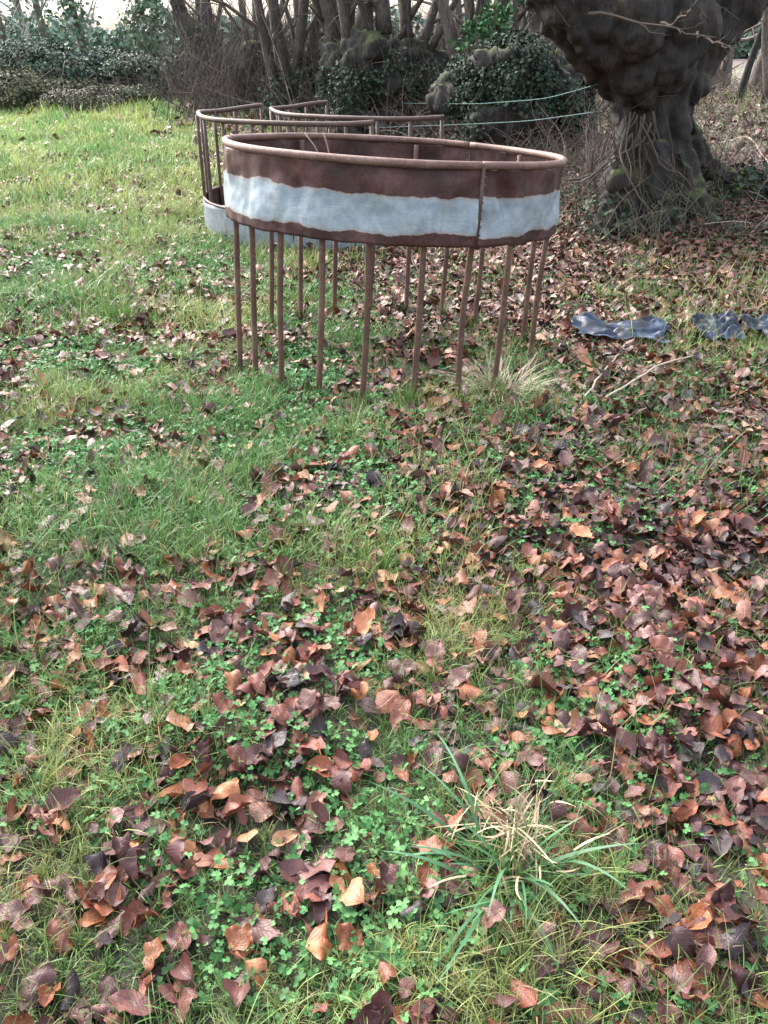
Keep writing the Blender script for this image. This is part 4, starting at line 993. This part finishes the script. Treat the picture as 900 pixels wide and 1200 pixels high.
# ------------------------------------------------------------------ fallen sticks on the leaf litter
def gp(px, py):      # ground point under a photo position
    a, b_ = (px - 450) / 1000, (600 - py) / 1000; d = np.array([a, cp + b_ * sp, -sp + b_ * cp]); k = -CAMZ / d[2]
    x, y = d[0] * k, d[1] * k; return np.array([x, y, h1(x, y)])
sticks = [((678, 478), (735, 405), .05, 'pale arched dead stem leaning by the plastic sheet'), ((690, 480), (840, 412), .10, 'long thin arched straw stem right of the feeder'), ((822, 482), (898, 492), .03, 'pale stick at the right edge below the plastic scraps'),
          ((855, 245), (905, 290), .06, 'grey dead branch under the beech root'), ((840, 190), (905, 215), .3, 'pale branch sloping down beside the mossy root'), ((640, 425), (668, 395), .03, 'short straw coloured stick beside the right hand legs'),
          ((570, 350), (620, 362), .04, 'white peeled stick seen between the feeder legs'), ((425, 292), (437, 365), .03, 'pale upright stick behind the front legs'), ((465, 290), (500, 350), .12, 'dry cane leaning among the back legs'), ((260, 372), (305, 378), .02, 'thin grey green twig on the grass at the left'), ((530, 690), (575, 668), .02, 'bent brown twig in the middle of the leaf litter'), ((760, 1100), (795, 1150), .03, 'thin white straw in the lower right corner')]
for a, b_, arch, lab in sticks:
    p, q = gp(*a), gp(*b_); 
    if lab.startswith('pale upright') or lab.startswith('dry cane'): p, q = gp(b_[0], b_[1]), W(a[0], a[1], gp(*b_)[1] - .1)
    m = (p + q) / 2 + np.array([0, 0, arch]); P = resample([p + [0, 0, .015], m, q + [0, 0, .02]], 14) + rng.normal(0, .004, (14, 3))
    v, f = tubes(P[None], np.linspace(.005, .003, 14)[None] * (1 + p[1] * .08), 6)
    tag(mesh_np('fallen_stick', v, f, M_straw, col=np.tile([.34, .27, .22], (len(v), 1))), lab, 'stick')
# fine dead stalks and twigs over the right-hand litter
thicket('dead_stalks', 'fine dead stalks and twiglets strewn over the leaf litter', 'dead stalks', [(1.9, 5.2, 1.0, .9), (2.2, 6.5, 1.0, .7), (1.0, 6.6, .8, .7), (1.4, 3.4, .5, .7)], 420, .22, .0020, (.26, .20, .165), lean=1.2, sub=0)

# ------------------------------------------------------------------ tussocks
def tussock(label, cx_, cy_, nb, L, Wd, cols, spread, lean, curve, straw=0, mat=M_grass):
    z = h1(cx_, cy_); e = empty('grass_tussock', (cx_, cy_, z), label, 'grass tussock')
    def mk(name, n, L, Wd, c, lean, curve, m, seg=8):
        a = rng.uniform(0, 6.28, n); r = rng.uniform(0, spread, n); x = cx_ + np.cos(a) * r; y = cy_ + np.sin(a) * r
        v, f, cc = blades(x, y, L * rng.uniform(.5, 1.2, n), Wd * rng.uniform(.6, 1.3, n), np.abs(rng.normal(lean, .25, n)), a + rng.normal(0, .5, n), rng.normal(curve, .45, n), c[0] * rng.uniform(.7, 1.2, (n, 1)), c[1] * rng.uniform(.7, 1.3, (n, 1)), seg)
        mesh_np(name, v - np.array([cx_, cy_, z]), f, m, e, col=cc)
    for nm, n, l, w_, c, ln, cu, m in cols: mk(nm, n, l, w_, (np.array(c[0]), np.array(c[1])), ln, cu, m)
    return e
tk = tussock('clump of broad blue green grass blades around a tangle of dead straw', .275, 1.25, 0, 0, 0,
        [('broad_blades', 36, .28, .0088, ((.05, .12, .045), (.09, .22, .12)), .6, .75, M_grass), ('fine_blades', 190, .15, .0035, ((.05, .13, .035), (.09, .20, .06)), .5, 1.0, M_grass)], .085, .4, 1.0)
n = 130; a = rng.uniform(0, 6.28, n); r = np.abs(rng.normal(0, .06, n)); dr = rng.uniform(0, 6.28, n); zz = h1(.275, 1.25)
c1 = np.array([[.40, .31, .20]]) * rng.uniform(.45, 1.3, (n, 1))
v, f, c = blades(.29 + np.cos(a) * r, 1.31 + np.sin(a) * r, rng.uniform(.05, .17, n), rng.uniform(.0025, .0065, n), rng.normal(1.1, .5, n), dr, rng.normal(.3, 1.5, n), c1 * .7, c1, 8, z0=zz + rng.uniform(.01, .085, n))
v[:, 2] = np.maximum(v[:, 2], H(v[:, 0], v[:, 1]) + .008)
mesh_np('dead_straw', v - np.array([.275, 1.25, zz]), f, M_straw, tk, col=c)
tussock('bleached dry grass tussock at the foot of the right hand feeder legs', .60, 4.15, 0, 0, 0,
        [('dead_straw', 260, .26, .0045, ((.16, .13, .09), (.40, .34, .25)), .7, .9, M_straw), ('fine_blades', 60, .16, .004, ((.05, .10, .03), (.09, .15, .05)), .5, .8, M_grass)], .14, .4, 1.0)
tussock('bright green grass tuft under the middle feeder leg', .12, 3.95, 0, 0, 0, [('fine_blades', 130, .15, .004, ((.05, .10, .03), (.08, .16, .04)), .15, .5, M_grass)], .05, .4, 1.0)
tussock('fresh green grass tuft in the middle of the foreground', -.02, 2.45, 0, 0, 0, [('fine_blades', 260, .11, .0032, ((.06, .12, .03), (.12, .22, .05)), .2, .7, M_grass)], .10, .4, 1.0)
tussock('green grass tuft in the far left field patch', -1.75, 5.6, 0, 0, 0, [('fine_blades', 320, .16, .005, ((.05, .11, .03), (.11, .20, .05)), .2, .7, M_grass)], .16, .4, 1.0)
